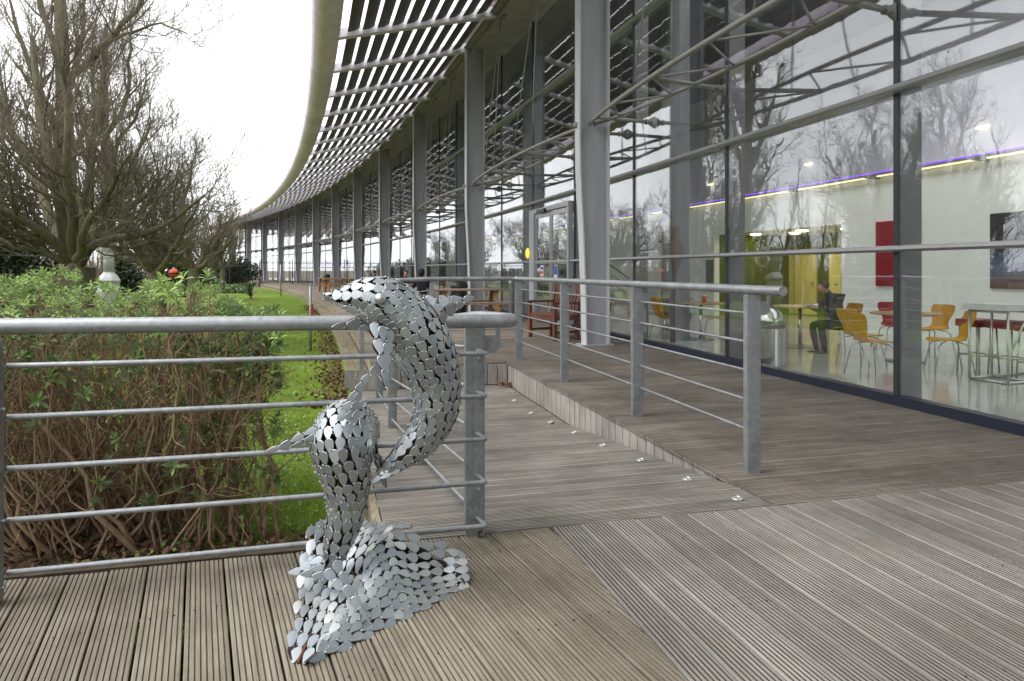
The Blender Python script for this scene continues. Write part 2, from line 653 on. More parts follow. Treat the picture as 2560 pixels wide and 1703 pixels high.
def leaf_mat(name, lo, hi, under=None, rough=0.42, trans=0.25):
    m, nt, b = new_mat(name)
    geo = N(nt, 'ShaderNodeNewGeometry')
    c = ramp(nt, geo.outputs['Random Per Island'], [(0.0, lo), (0.6, tuple((a + q) / 2 for a, q in zip(lo, hi))), (1.0, hi)])
    if under:
        c = mixc(nt, geo.outputs['Backfacing'], c, under)
    nt.links.new(c, b.inputs['Base Color'])
    b.inputs['Roughness'].default_value = rough
    t = N(nt, 'ShaderNodeBsdfTranslucent')
    nt.links.new(c, t.inputs[0])
    mx = N(nt, 'ShaderNodeMixShader')
    mx.inputs[0].default_value = trans
    nt.links.new(b.outputs[0], mx.inputs[1])
    nt.links.new(t.outputs[0], mx.inputs[2])
    nt.links.new(mx.outputs[0], nt.nodes['Material Output'].inputs[0])
    return m


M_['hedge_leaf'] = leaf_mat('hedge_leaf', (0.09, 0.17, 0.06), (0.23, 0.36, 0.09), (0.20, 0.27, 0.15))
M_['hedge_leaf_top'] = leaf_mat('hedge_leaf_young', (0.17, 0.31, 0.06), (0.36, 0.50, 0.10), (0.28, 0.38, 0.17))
M_['dark_leaf'] = leaf_mat('evergreen_leaf', (0.018, 0.035, 0.014), (0.05, 0.085, 0.03), None, 0.4, 0.15)
M_['strap_leaf'] = leaf_mat('strap_leaf', (0.03, 0.055, 0.02), (0.09, 0.14, 0.05), None, 0.4, 0.15)
M_['grass_blade'] = leaf_mat('grass_blade', (0.13, 0.22, 0.02), (0.28, 0.38, 0.045), None, 0.6, 0.35)
M_['clover'] = leaf_mat('clover_leaf', (0.14, 0.25, 0.04), (0.32, 0.44, 0.13), None, 0.5, 0.25)
M_['daisy'] = plain('daisy_white', (0.75, 0.75, 0.72), 0.6)


def lawn_mat():
    m, nt, b = new_mat('lawn_turf')
    geo = N(nt, 'ShaderNodeNewGeometry').outputs['Position']
    a = noise(nt, geo, 1.3, 6, 0.65)
    c = ramp(nt, a, [(0.3, (0.10, 0.165, 0.022)), (0.55, (0.16, 0.255, 0.028)), (0.75, (0.21, 0.29, 0.045))])
    f = noise(nt, geo, 45, 4, 0.7)
    c = mixc(nt, 1.0, c, ramp(nt, f, [(0.3, (0.55, 0.55, 0.5)), (0.7, (1.25, 1.25, 1.2))]), 'MULTIPLY')
    d = noise(nt, geo, 0.5, 3)
    c = mixc(nt, ramp(nt, d, [(0.60, (0, 0, 0)), (0.72, (0.4, 0.4, 0.4))]), c, (0.10, 0.075, 0.04))
    nt.links.new(c, b.inputs['Base Color'])
    b.inputs['Roughness'].default_value = 0.9
    b.inputs['Specular IOR Level'].default_value = 0.15
    bump(nt, b, f, 1.0, 0.03)
    return m


M_['lawn'] = lawn_mat()


def far_deck_mat():
    """decking beyond the distance where single planks can be told apart; UV.y = metres along the terrace"""
    m, nt, b = new_mat('far_decking')
    uv = N(nt, 'ShaderNodeUVMap').outputs[0]
    sp = N(nt, 'ShaderNodeSeparateXYZ')
    nt.links.new(uv, sp.inputs[0])
    k = mathn(nt, 'DIVIDE', sp.outputs[1], 0.1384)
    fr = mathn(nt, 'FRACT', k)
    fl = mathn(nt, 'FLOOR', k)
    wn_ = N(nt, 'ShaderNodeTexWhiteNoise', noise_dimensions='1D')
    nt.links.new(fl, wn_.inputs['W'])
    g = noise(nt, uv, 3.0, 6, 0.65, (0.8, 12, 1))
    c = ramp(nt, g, [(0.3, (0.105, 0.085, 0.065)), (0.7, (0.30, 0.26, 0.215))])
    c = mixc(nt, 1.0, c, ramp(nt, wn_.outputs[0], [(0, (0.72, 0.72, 0.72)), (1, (1.2, 1.2, 1.2))]), 'MULTIPLY')
    c = mixc(nt, ramp(nt, fr, [(0.0, (1, 1, 1)), (0.05, (0, 0, 0))]), c, (0.03, 0.025, 0.02))
    nt.links.new(c, b.inputs['Base Color'])
    b.inputs['Roughness'].default_value = 0.8
    b.inputs['Specular IOR Level'].default_value = 0.25
    return m


M_['deck_far'] = far_deck_mat()
M_['groove_face_left'] = plain('groove_green_wood', (0.15, 0.125, 0.09), 0.85, 0.0, 0.3, 9, spec=0.2)  # groove faces of the planks, darker than their tops
M_['groove_face_damp'] = plain('groove_damp_wood', (0.11, 0.092, 0.072), 0.85, 0.0, 0.3, 9, spec=0.2)
M_['groove_face'] = plain('groove_deck_wood', (0.085, 0.062, 0.042), 0.85, 0.0, 0.35, 9, spec=0.2)

# ------------------------------------------------------------------ people
BODY = {}


def body_mesh(key, J, E, bone_mat):
    """J: joint -> (x,y,z,r); E: edges; bone_mat: edge index -> slot"""
    names = list(J)
    me = bpy.data.meshes.new('person')
    me.from_pydata([J[n_][:3] for n_ in names], [(names.index(a), names.index(b)) for a, b in E], [])
    tmp = bpy.data.objects.new('tmp_body', me)
    COL.objects.link(tmp)
    mod = tmp.modifiers.new('skin', 'SKIN')
    mod.use_smooth_shade = True
    for i, n_ in enumerate(names):
        v = me.skin_vertices[0].data[i]
        r = J[n_][3]
        v.radius = (r, J[n_][4] if len(J[n_]) > 4 else r)
        v.use_root = (i == 0)
    sub = tmp.modifiers.new('sub', 'SUBSURF')
    sub.levels = sub.render_levels = 2
    bpy.context.view_layer.update()
    dg = bpy.context.evaluated_depsgraph_get()
    out = bpy.data.meshes.new_from_object(tmp.evaluated_get(dg))
    bpy.data.objects.remove(tmp)
    out.materials.clear()
    for m in ('cloth_dark', 'trousers', 'skin', 'shoe'):
        out.materials.append(M_[m])
    c = np.zeros(len(out.polygons) * 3)
    out.polygons.foreach_get('center', c)
    c = c.reshape(-1, 3)
    best = np.full(len(c), 1e9)
    idx = np.zeros(len(c), dtype=np.int32)
    for (na, nb), bmat in zip(E, bone_mat):
        a, b = np.array(J[na][:3]), np.array(J[nb][:3])
        t = np.clip((c - a) @ (b - a) / ((b - a) @ (b - a) + 1e-9), 0, 1)[:, None]
        d = np.linalg.norm(c - a - (b - a) * t, axis=1) / max(0.03, min(J[na][3], J[nb][3])) ** 0.35
        idx = np.where(d < best, bmat, idx)
        best = np.minimum(best, d)
    out.polygons.foreach_set('material_index', idx)
    out.polygons.foreach_set('use_smooth', [True] * len(out.polygons))
    BODY[key] = (out, J)


def person(name, loc, rz, label, key, mats, sc=1.0, hair=None, group=None):
    out, J = BODY[key]
    out = out.copy()
    for i, m in enumerate(mats):
        out.materials[i] = m
    e = empty(name, loc, rz, label, 'person', group)
    e.scale = (sc, sc, sc)
    link('body', out, e)
    hd = np.array(J['head'][:3])
    if hair == 'short':
        m = MB()
        m.ball((hd[0], hd[1] - 0.032, hd[2] + 0.036), 0.1, 14, 10, (0.84, 0.84, 0.80))
        m.build('hair', M_['hair'], e, True)
    elif hair == 'hood':
        m = MB()
        m.ball((hd[0], hd[1] - 0.03, hd[2] + 0.01), 0.13, 14, 10, (0.92, 1.0, 1.08))
        m.build('hood', M_['cloth_navy'], e, True)
    return e


def seated(arm=0.0, lean=0.08, tuck=0.0):
    J = {'pelvis': (0, 0, 0.53, 0.15, 0.12), 'belly': (0, 0.02 + lean * .3, 0.70, 0.145, 0.11), 'chest': (0, lean, 0.92, 0.165, 0.115), 'neckb': (0, lean * 1.5 + .01, 1.06, 0.07), 'neck': (0, lean * 1.8 + .02, 1.12, 0.052),
         'head': (0, lean * 2 + .05, 1.235, 0.083, 0.098), 'crown': (0, lean * 2 + .03, 1.30, 0.07, 0.08), 'nose': (0, lean * 2 + .14, 1.215, 0.018), 'chin': (0, lean * 2 + .105, 1.15, 0.03)}
    E = [('pelvis', 'belly'), ('belly', 'chest'), ('chest', 'neckb'), ('neckb', 'neck'), ('neck', 'head'), ('head', 'crown'), ('head', 'nose'), ('head', 'chin')]
    bm_ = [1, 0, 0, 0, 2, 2, 2, 2]
    for s, sx in (('l', -1), ('r', 1)):
        J.update({s + 'hip': (sx * 0.10, 0.04, 0.52, 0.095), s + 'knee': (sx * 0.13, 0.43, 0.53, 0.07), s + 'shin': (sx * 0.125, 0.42 - tuck, 0.30, 0.058), s + 'ankle': (sx * 0.12, 0.40 - tuck * 1.5, 0.10, 0.042), s + 'heel': (sx * 0.12, 0.38 - tuck * 1.5, 0.045, 0.040), s + 'toe': (sx * 0.13, 0.56 - tuck * 1.5, 0.035, 0.036),
                  s + 'sho': (sx * 0.185, lean, 0.99, 0.072), s + 'elb': (sx * 0.25, lean + 0.14, 0.76, 0.052), s + 'wri': (sx * 0.13, lean + 0.37 + arm, 0.83 + arm, 0.034), s + 'palm': (sx * 0.10, lean + 0.43 + arm, 0.84 + arm, 0.032, 0.018)})
        E += [('pelvis', s + 'hip'), (s + 'hip', s + 'knee'), (s + 'knee', s + 'shin'), (s + 'shin', s + 'ankle'), (s + 'ankle', s + 'heel'), (s + 'heel', s + 'toe'),
              ('chest', s + 'sho'), (s + 'sho', s + 'elb'), (s + 'elb', s + 'wri'), (s + 'wri', s + 'palm')]
        bm_ += [1, 1, 1, 1, 3, 3, 0, 0, 0, 2]
        px, py, pz = sx * 0.10, lean + 0.43 + arm, 0.84 + arm
        for f in range(4):
            a, b = s + 'f%da' % f, s + 'f%db' % f
            J[a] = (px + (f - 1.5) * 0.018, py + 0.045 - abs(f - 1.5) * 0.004, pz + 0.004, 0.009)
            J[b] = (px + (f - 1.5) * 0.018, py + 0.075 - abs(f - 1.5) * 0.008, pz - 0.018, 0.008)
            E += [(s + 'palm', a), (a, b)]
            bm_ += [2, 2]
        J[s + 't'] = (px - sx * 0.04, py + 0.015, pz + 0.005, 0.010)
        E.append((s + 'palm', s + 't'))
        bm_.append(2)
    return J, E, bm_



for key_, args_ in (('reader', (0.0, 0.10, 0.03)), ('hooded', (-0.02, 0.06, 0.05)), ('sitter', (0.02, 0.06, 0.0))):
    J, E, bm_ = seated(*args_)
    if key_ == 'reader':        # head bowed over the booklet
        J.update({'neckb': (0, 0.19, 1.04, 0.07), 'neck': (0, 0.24, 1.09, 0.052), 'head': (0, 0.315, 1.175, 0.083, 0.098), 'crown': (0, 0.315, 1.245, 0.07, 0.08), 'nose': (0, 0.40, 1.125, 0.018), 'chin': (0, 0.35, 1.085, 0.03)})
    body_mesh(key_, J, E, bm_)

# ================================================================== GROUND AND DECKS
SJ = -7.08              # where the front deck meets the terrace
SB = -1.5               # foot of the ramp (riser up to the terrace again)
OE = 1.83               # edge of the upper terrace along the ramp
OT = 3.55               # outer edge of the terrace
OS = 3.85               # outer edge of the low timber step
PITCH = 0.1384
BW = 0.132
LAWN_Z = -0.30


def ramp_z(s):
    return -0.29 * min(1.0, max(0.0, (s + 6.82) / 2.95))


def hit(x, o):
    """s where the vertical line of photo column x meets the surface at offset o"""
    lo, hi = -12.0, 95.0
    for _ in range(60):
        m = (lo + hi) / 2
        p = arc(m, o)
        px = 1280 + p[0] * FPX / p[1] if p[1] > 0.3 else 1e9
        if px > x:
            lo = m
        else:
            hi = m
    return (lo + hi) / 2


def G(x, y, z=0.0):
    d = (CAM_H - z) * FPX / (y - HOR)
    return np.array([(x - 1280) * d / FPX, d, z])


def terrain(name, mat, fx, fy, fz, nx, ny):
    V = np.array([[fx(i / nx, j / ny), fy(i / nx, j / ny), 0.0] for j in range(ny + 1) for i in range(nx + 1)])
    V[:, 2] = fz(V[:, 0], V[:, 1])
    q = np.arange(nx)[None, :] + (np.arange(ny) * (nx + 1))[:, None]
    q = q.ravel()
    F = np.stack([q, q + 1, q + nx + 2, q + nx + 1], axis=1)
    return link(name, np_mesh(name, V, F, mat, True))


gz = lambda x, y: LAWN_Z + 0.012 * np.sin(x * 1.7 + y * 0.6) + 0.01 * np.sin(y * 2.3 - x)
o_ = terrain('ground', M_['soil_far'], lambda u, v: -700 + 1400 * u, lambda u, v: -500 + 1600 * v, lambda x, y: 0 * x + LAWN_Z - 0.06, 40, 40)
tag(o_, 'brown woodland floor around the building', kind='structure')
o_ = terrain('lawn', M_['lawn'], lambda u, v: arc(-40 + 98 * v, 3.82 + 8.2 * u)[0], lambda u, v: arc(-40 + 98 * v, 3.82 + 8.2 * u)[1], gz, 40, 300)
tag(o_, 'green lawn between the timber terrace and the trees', kind='structure')


def plank_profile(w=BW, ng=7, edge=0.0115, g=0.0062, dep=0.010):
    r = (w - 2 * edge - ng * g) / (ng - 1)
    P = [(-w / 2, -0.002), (-w / 2 + 0.003, 0.0)]
    u = -w / 2 + edge
    for k in range(ng):
        P += [(u, 0.0), (u + g * 0.15, -dep), (u + g * 0.85, -dep), (u + g, 0.0)]
        u += g + r
    P += [(w / 2 - 0.003, 0.0), (w / 2, -0.002)]
    return P


PROF = plank_profile()


PROF_L = plank_profile(0.1305, 7, 0.012, 0.0046, 0.006)


def plank_mesh(name, v0, v1, mat, thick=0.028, prof=PROF, w=BW, groove='groove_face'):
    """v0, v1: end positions along local Y as functions of u"""
    P = list(prof) + [(w / 2, -thick), (-w / 2, -thick)]
    k = len(P)
    V = [(u, v0(u), z) for u, z in P] + [(u, v1(u), z) for u, z in P]
    F = [(i, (i + 1) % k, (i + 1) % k + k, i + k) for i in range(k)]
    F.append(tuple(range(k)))
    F.append(tuple(range(2 * k - 1, k - 1, -1)))
    F = [tuple(reversed(f)) for f in F]
    me = bpy.data.meshes.new(name)
    me.from_pydata(V, [], F)
    me.materials.append(mat)
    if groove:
        me.materials.append(M_[groove])     # groove faces take a darker colour than the ridge tops
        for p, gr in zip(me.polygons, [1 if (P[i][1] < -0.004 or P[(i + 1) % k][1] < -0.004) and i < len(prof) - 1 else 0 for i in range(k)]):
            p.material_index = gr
    me.update()
    return me


# ---- front deck: two fans of planks meeting at a mitre seam
front = empty('front_deck', (0, 2, 0), 0, 'grooved grey timber deck in the foreground', kind='structure')
jA, jB = arc(SJ, 6.5), arc(SJ, -3.0)
jd = (jB - jA)[:2]


def edge_v(h, o, u, A, d):
    """v along heading h (through o) where the line at cross offset u meets the line A + t d"""
    dirv = np.array([-math.sin(h), math.cos(h)])
    acr = np.array([math.cos(h), math.sin(h)])
    q = o + acr * u
    # q + v*dirv = A + t*d
    m = np.array([[dirv[0], -d[0]], [dirv[1], -d[1]]])
    return np.linalg.solve(m, A[:2] - q)[0]


HL, HR = R_(25.0), R_(15.6)
seamP = np.array([0.197, 3.097])
seamD = np.array([-math.sin(HR), math.cos(HR)])
us = seamP @ np.array([math.cos(HR), math.sin(HR)])
GAP = 0.004


def put_plank(parent, me, o, h, z=0.0, slope=0.0):
    ob = link('plank', me, parent)
    L = parent.location
    ob.location = (o[0] - L[0], o[1] - L[1], z - L[2] + random.uniform(-0.0012, 0.0012))
    ob.rotation_euler = (0, slope + random.uniform(-0.004, 0.004), h)
    return ob


screws = MB()
for k in range(-16, 22):
    uc = -0.046 + (k + 0.5) * PITCH
    acr = np.array([math.cos(HL), math.sin(HL)])
    o = acr * uc
    jit = random.uniform(-0.006, 0.004)
    fe = lambda u: edge_v(HL, o, u, jA, jd) - GAP + jit
    fs = lambda u: edge_v(HL, o, u, seamP, seamD) + GAP
    near = 0.45 + random.uniform(0, 0.02)
    f0 = lambda u: max(near, fs(u))
    if fe(0) - f0(0) < 0.05:
        continue
    if min(fe(-BW / 2) - f0(-BW / 2), fe(BW / 2) - f0(BW / 2)) < 0.003:
        continue
    me = plank_mesh('plank', f0, fe, M_['deck_left'], 0.028, PROF_L, 0.1305, 'groove_face_left')
    put_plank(front, me, (o[0], o[1]), HL)
    dirv = np.array([-math.sin(HL), math.cos(HL)])
    for vv in (2.0, 2.62, 1.38):
        for du in (-0.036, 0.036):
            if f0(du) + 0.03 < vv < fe(du) - 0.02:
                q = o + acr * du + dirv * (vv + random.uniform(-.008, .008))
                screws.lathe([(0.0045, -0.006), (0.0045, 0.0006), (0.003, 0.0012)], 8, (q[0], q[1], 0))
for k in range(0, 36):
    uc = us + 0.003 + (k + 0.5) * PITCH
    acr = np.array([math.cos(HR), math.sin(HR)])
    o = acr * uc
    jit = random.uniform(-0.006, 0.004)
    fe = lambda u: edge_v(HR, o, u, jA, jd) - GAP + jit
    near = 0.3 + random.uniform(0, 0.02)
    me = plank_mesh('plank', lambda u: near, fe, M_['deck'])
    put_plank(front, me, (o[0], o[1]), HR)
    dirv = np.array([-math.sin(HR), math.cos(HR)])
    for vv in (1.55, 2.1, 2.7):
        for du in (-0.036, 0.036):
            q = o + acr * du + dirv * (vv + random.uniform(-.008, .008))
            screws.lathe([(0.0045, -0.006), (0.0045, 0.0006), (0.003, 0.0012)], 8, (q[0], q[1], 0))
ob = screws.build('screw_heads', M_['iron'], front)
ob.location = (0, -2, 0)
tag(ob, kind='stuff')
jo = MB()
for o_ in (0.8, 2.2, 3.6, 4.8):
    jo.bar((*arc(SJ - 0.06, o_ - 0.6)[:2], -0.10), (*arc(SJ - 0.06, o_ + 0.6)[:2], -0.10), 0.05, 0.14)
jo.bar((-2.6, 1.2, -0.1), (4.5, 2.9, -0.1), 0.05, 0.14)
jo.bar((-2.6, 0.6, -0.1), (4.5, 2.2, -0.1), 0.05, 0.14)
jo.bar((-3.2, 2.42, -0.16), (4.0, 4.2, -0.16), 0.03, 0.25)
ob = jo.build('joist', M_['soil'], front)
ob.location = (0, -2, 0)
MB().box((1.0, 0.8, -0.285), (9, 3.6, 0.01), R_(14)).build('bare_soil', M_['soil'], None).__setitem__('kind', 'structure')

# ---- upper terrace, ramp
terrace = empty('terrace', (0, 9, 0), 0, 'timber terrace along the glass front', kind='structure')
rampo = empty('ramp', (0, 6, -0.15), 0, 'sloping timber ramp sunk between two railings', kind='structure')


def radial_boards(parent, mat, s0, s1, oa, ob_, zf, slope, name='plank', jit=0.008, nvar=4):
    L = oa - ob_
    vs = []
    for q in range(nvar):
        j = random.uniform(-jit, jit)
        vs.append(plank_mesh(name, lambda u: -L / 2 + 0.0, lambda u: L / 2 + j, mat, groove='groove_face_damp'))
    s = s0 + PITCH / 2
    i = 0
    while s < s1:
        c = arc(s, (oa + ob_) / 2)
        put_plank(parent, vs[i % nvar], c, heading(s) + math.pi / 2, zf(s), slope(s))
        s += PITCH
        i += 1


S_FAR = 1.3
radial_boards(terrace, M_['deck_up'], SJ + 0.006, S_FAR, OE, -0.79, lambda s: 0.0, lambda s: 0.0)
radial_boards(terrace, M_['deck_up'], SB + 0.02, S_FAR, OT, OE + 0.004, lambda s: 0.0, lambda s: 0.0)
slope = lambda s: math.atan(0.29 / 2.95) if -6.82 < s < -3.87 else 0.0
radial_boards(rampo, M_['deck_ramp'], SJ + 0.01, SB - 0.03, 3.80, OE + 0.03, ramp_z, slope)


def arc_strip(name, mat, parent, s0, s1, step, A, B, uv=False):
    """ribbon between two (o, z) rails"""
    ss = list(np.arange(s0, s1, step)) + [s1]
    V, F = [], []
    for s in ss:
        V.append(arc(s, A[0], A[1]))
        V.append(arc(s, B[0], B[1]))
    for i in range(len(ss) - 1):
        F.append((2 * i, 2 * i + 1, 2 * i + 3, 2 * i + 2))
    m = MB().add(V, F)
    me = m.mesh(name, mat)
    if uv:
        l = me.uv_layers.new(name='uv')
        for p in me.polygons:
            for li, vi in zip(p.loop_indices, p.vertices):
                l.data[li].uv = ((B if vi % 2 else A)[0], ss[vi // 2])
    ob = link(name, me, parent)
    if parent is not None:
        L = parent.location
        ob.location = (-L[0], -L[1], -L[2])
    return ob


arc_strip('far_boarding', M_['deck_far'], terrace, S_FAR + 0.01, 97, 2.0, (OT, -0.002), (-0.83, -0.002), True)
arc_strip('under_boarding', M_['soil'], terrace, SJ + 0.05, S_FAR + 0.5, 1.0, (OE - 0.04, -0.06), (-0.85, -0.06))
arc_strip('under_boarding', M_['soil'], terrace, SB + 0.05, S_FAR + 0.5, 1.0, (OT - 0.03, -0.06), (OE, -0.06))
# riser of upright boards along the ramp, and across its foot
s = SJ + 0.09
while s < SB - 0.02:
    zb = ramp_z(s + 0.07) - 0.012
    h = -0.031 - zb
    if h > 0.012:
        c = arc(s, OE - 0.018, (zb - 0.031) / 2)
        b = MB().box((0, 0, 0), (0.022, PITCH - 0.011, h)).build('riser_board', M_['riser'], terrace)
        b.location = (c[0], c[1] - 9, c[2])
        b.rotation_euler = (0, 0, heading(s) + random.uniform(-.01, .01))
    s += PITCH
for q in range(15):
    o_ = OE + 0.06 + q * PITCH
    if o_ > OS:
        break
    hh = 0.255
    b = MB().box((0, 0, 0), (PITCH - 0.011, 0.022, hh)).build('riser_board', M_['riser'], terrace)
    c = arc(SB + 0.008, o_, -0.031 - hh / 2)
    b.location = (c[0], c[1] - 9, c[2])
    b.rotation_euler = (0, 0, heading(SB))
# low step outside the terrace edge
for i in range(0, 24):
    sa = SB + 0.02 + i * 1.35
    if sa > 30:
        break
    for q in range(2):
        o_ = OT + 0.09 + q * 0.145
        A, B = arc(sa + 0.003, o_, -0.15), arc(sa + 1.347, o_, -0.15)
        L = float(np.linalg.norm(B - A))
        me = plank_mesh('plank', lambda u: -L / 2, lambda u: L / 2, M_['fascia_wood'])
        c = (A + B) / 2
        put_plank(terrace, me, c, heading(sa + 0.67), -0.15)
arc_strip('edge_board', M_['fascia_wood'], terrace, SB, 97, 1.0, (OT + 0.006, -0.003), (OT + 0.006, -0.16))
arc_strip('edge_board', M_['fascia_wood'], terrace, SB + 0.03, 97, 1.0, (OS - 0.02, -0.17), (OS - 0.02, -0.32))
arc_strip('far_step', M_['deck_far'], terrace, 30.5, 97, 2.0, (OS, -0.15), (OT, -0.15), True)
b = MB()
A, B = arc(SB + 0.012, OT + 0.0, -0.235), arc(SB + 0.012, OS - 0.02, -0.235)
b.bar(A, B, 0.02, 0.13)
ob = b.build('edge_board', M_['fascia_wood'], terrace)
ob.location = (0, -9, 0)
# timber cheek on the lawn side of the ramp
ch = MB()
for s0, s1 in ((SJ + 0.02, -6.82), (-6.815, -5.3), (-5.295, -3.87), (-3.865, SB - 0.05)):
    P = []
    for zz in (0, 1):
        for (s, o_) in ((s0, 3.80), (s1, 3.80), (s1, 3.84), (s0, 3.84)):
            z = ramp_z(s) - 0.004 if zz else LAWN_Z - 0.03
            P.append(tuple(arc(s, o_, z)))
    ch.hexa(P)
ob = ch.build('edge_board', M_['fascia_wood'], rampo)
ob.location = (0, -6, 0.15)
arc_strip('under_boarding', M_['soil'], rampo, SJ, SB, 1.0, (3.79, -0.295), (OE, -0.295))

# drainage / anti-slip studs beside the riser
studs = [(1285, 1003), (1328, 1034), (1376, 1057), (1436, 1083), (1507, 1115), (1602, 1152), (1718, 1200), (1843, 1249)]
words = ['farthest up the ramp by the dead leaves', 'second from the ramp foot', 'third from the ramp foot', 'fourth from the ramp foot', 'fifth from the ramp foot', 'sixth from the ramp foot, below the second railing post', 'seventh, next to last before the front deck', 'nearest the front deck seam']
for (px, py), wd in zip(studs, words):
    Y = 4.0
    for _ in range(30):
        X = (px - 1280) * Y / FPX
        s_, o_ = inv_arc(X, Y)
        z = ramp_z(s_)
        Y = (CAM_H - z) * FPX / (py - HOR)
    m = MB().lathe([(0.030, 0), (0.030, 0.006), (0.024, 0.012), (0.019, 0.0125), (0.017, 0.009), (0.004, 0.009)], 18)
    me = m.mesh('deck_stud', M_['stud'])
    smooth_by_angle(me, 40)
    o = link('deck_stud', me)
    o.location = (X, Y, z + 0.001)
    o.rotation_euler = (0, 0, 0)
    tag(o, 'round steel stud on the ramp, ' + wd, 'stud', 'steel studs along the ramp')

# ================================================================== RAILINGS
def bend_poly(pts, r=0.05, n=5):
    """round the corners of a polyline"""
    P = [Vector(p) for p in pts]
    out = [P[0]]
    for i in range(1, len(P) - 1):
        a, b, c = P[i - 1], P[i], P[i + 1]
        da, dc = (a - b), (c - b)
        if da.normalized().dot(dc.normalized()) < -0.985:
            out.append(b)
            continue
        ra = min(r, da.length * 0.45, dc.length * 0.45)
        p0, p1 = b + da.normalized() * ra, b + dc.normalized() * ra
        for k in range(n + 1):
            t = k / n
            out.append(p0 * (1 - t) ** 2 + b * 2 * t * (1 - t) + p1 * t * t)
    out.append(P[-1])
    return out


def rel(parent, ob):
    L = parent.location
    ob.location = (-L[0], -L[1], -L[2])
    return ob


def tube_part(parent, name, pts, r, mat, n=10):
    m = MB().tube(pts, r, n)
    me = m.mesh(name, mat)
    smooth_by_angle(me, 50)
    return rel(parent, link(name, me, parent))


def post_part(parent, p, rz, z0, z1, w=0.085, d=0.05, plate=None, bracket=None, bolts=()):
    bm = bmesh.new()
    bmesh.ops.create_cube(bm, size=1)
    for v in bm.verts:
        v.co = Vector((v.co.x * w, v.co.y * d, v.co.z * (z1 - z0) + (z0 + z1) / 2))
    bmesh.ops.bevel(bm, geom=bm.edges[:], offset=0.006, segments=2, affect='EDGES')
    me = bpy.data.meshes.new('post')
    bm.to_mesh(me)
    bm.free()
    me.materials.append(M_['galv'])
    ob = link('post', me, parent)
    ob.location = (p[0] - parent.location[0], p[1] - parent.location[1], -parent.location[2])
    ob.rotation_euler = (0, 0, rz)
    if plate:
        MB().box((plate[0], plate[1], (plate[2] + plate[3]) / 2), (plate[4], plate[5], plate[3] - plate[2])).build('carrier_plate', M_['galv'], ob)
        for zb in bolts:
            q = MB().lathe([(0.011, 0), (0.011, 0.004), (0.007, 0.005), (0.007, 0.012), (0.004, 0.014)], 8)
            b = q.build('bolt', M_['galv'], ob)
            sx = 1 if plate[4] < plate[5] else 0
            if sx:
                sg = 1 if plate[0] > 0 else -1
                b.location = (plate[0] + sg * plate[4] / 2, plate[1], zb)
                b.rotation_euler = (0, sg * R_(90), 0)
            else:
                b.location = (plate[0], plate[1] - plate[5] / 2, zb)
                b.rotation_euler = (R_(90), 0, 0)
    if bracket:
        bx, by, zt = bracket
        k = MB()
        V = [(0.0, 0, -0.13), (0.055, 0, -0.13), (0.078, 0, -0.105), (0.078, 0, -0.005), (0.056, 0, -0.005), (0.056, 0, -0.05), (0.0, 0, -0.05)]
        P = [(x + bx, by - 0.004, zt + z) for x, y, z in V] + [(x + bx, by + 0.004, zt + z) for x, y, z in V]
        c = len(V)
        F = [tuple(range(c)), tuple(range(2 * c - 1, c - 1, -1))] + [(i, i + c, (i + 1) % c + c, (i + 1) % c) for i in range(c)]
        k.add(P, F)
        k.build('rail_bracket', M_['galv'], ob)
    return ob


ZR = [0.94, 0.767, 0.594, 0.417, 0.238]
rail = empty('tubular_railing', arc(-4, 1.62), 0, 'galvanised steel railing with five tubes along the upper terrace edge', 'railing')
OR = 1.63
sp = [-6.568, -4.97, -3.17, -1.34]
pts = [arc(s, OR, 1.083) for s in np.linspace(-6.86, -1.34, 12)]
pts += [arc(-1.36, OR + 1.2, 1.083), arc(-1.40, OR + 2.15, 1.05)]
tube_part(rail, 'handrail', bend_poly(pts, 0.10), 0.0275, M_['galv'], 18)
for i, s in enumerate(sp):
    p = arc(s, OR)
    post_part(rail, p, heading(s), -0.02, 1.055, 0.088, 0.055, (0.044 + 0.004, 0, 0.15, 1.0, 0.008, 0.035) if i else None,
              (0.044, 0.0, 1.062), (0.88, 0.70, 0.34, 0.2) if i else ())
    if i == 0:
        pass
for (o_, zb) in ((2.80, 0.0), (3.68, -0.15)):
    p = arc(-1.37, o_)
    post_part(rail, p, heading(-1.3), zb - 0.02, 1.04, 0.055, 0.05)
for z in ZR:
    for a, b in zip(sp[:-1], sp[1:]):
        tube_part(rail, 'rail_tube', [arc(a + 0.03, OR - 0.02, z), arc(b - 0.03, OR - 0.02, z)], 0.0085, M_['galv'])
    tube_part(rail, 'rail_tube', [arc(-1.34, OR + 0.02, z), arc(-1.37, 2.8, z)], 0.0085, M_['galv'])
    tube_part(rail, 'rail_tube', [arc(-1.37, 2.82, z), arc(-1.37, 3.68, z - 0.14)], 0.0085, M_['galv'])

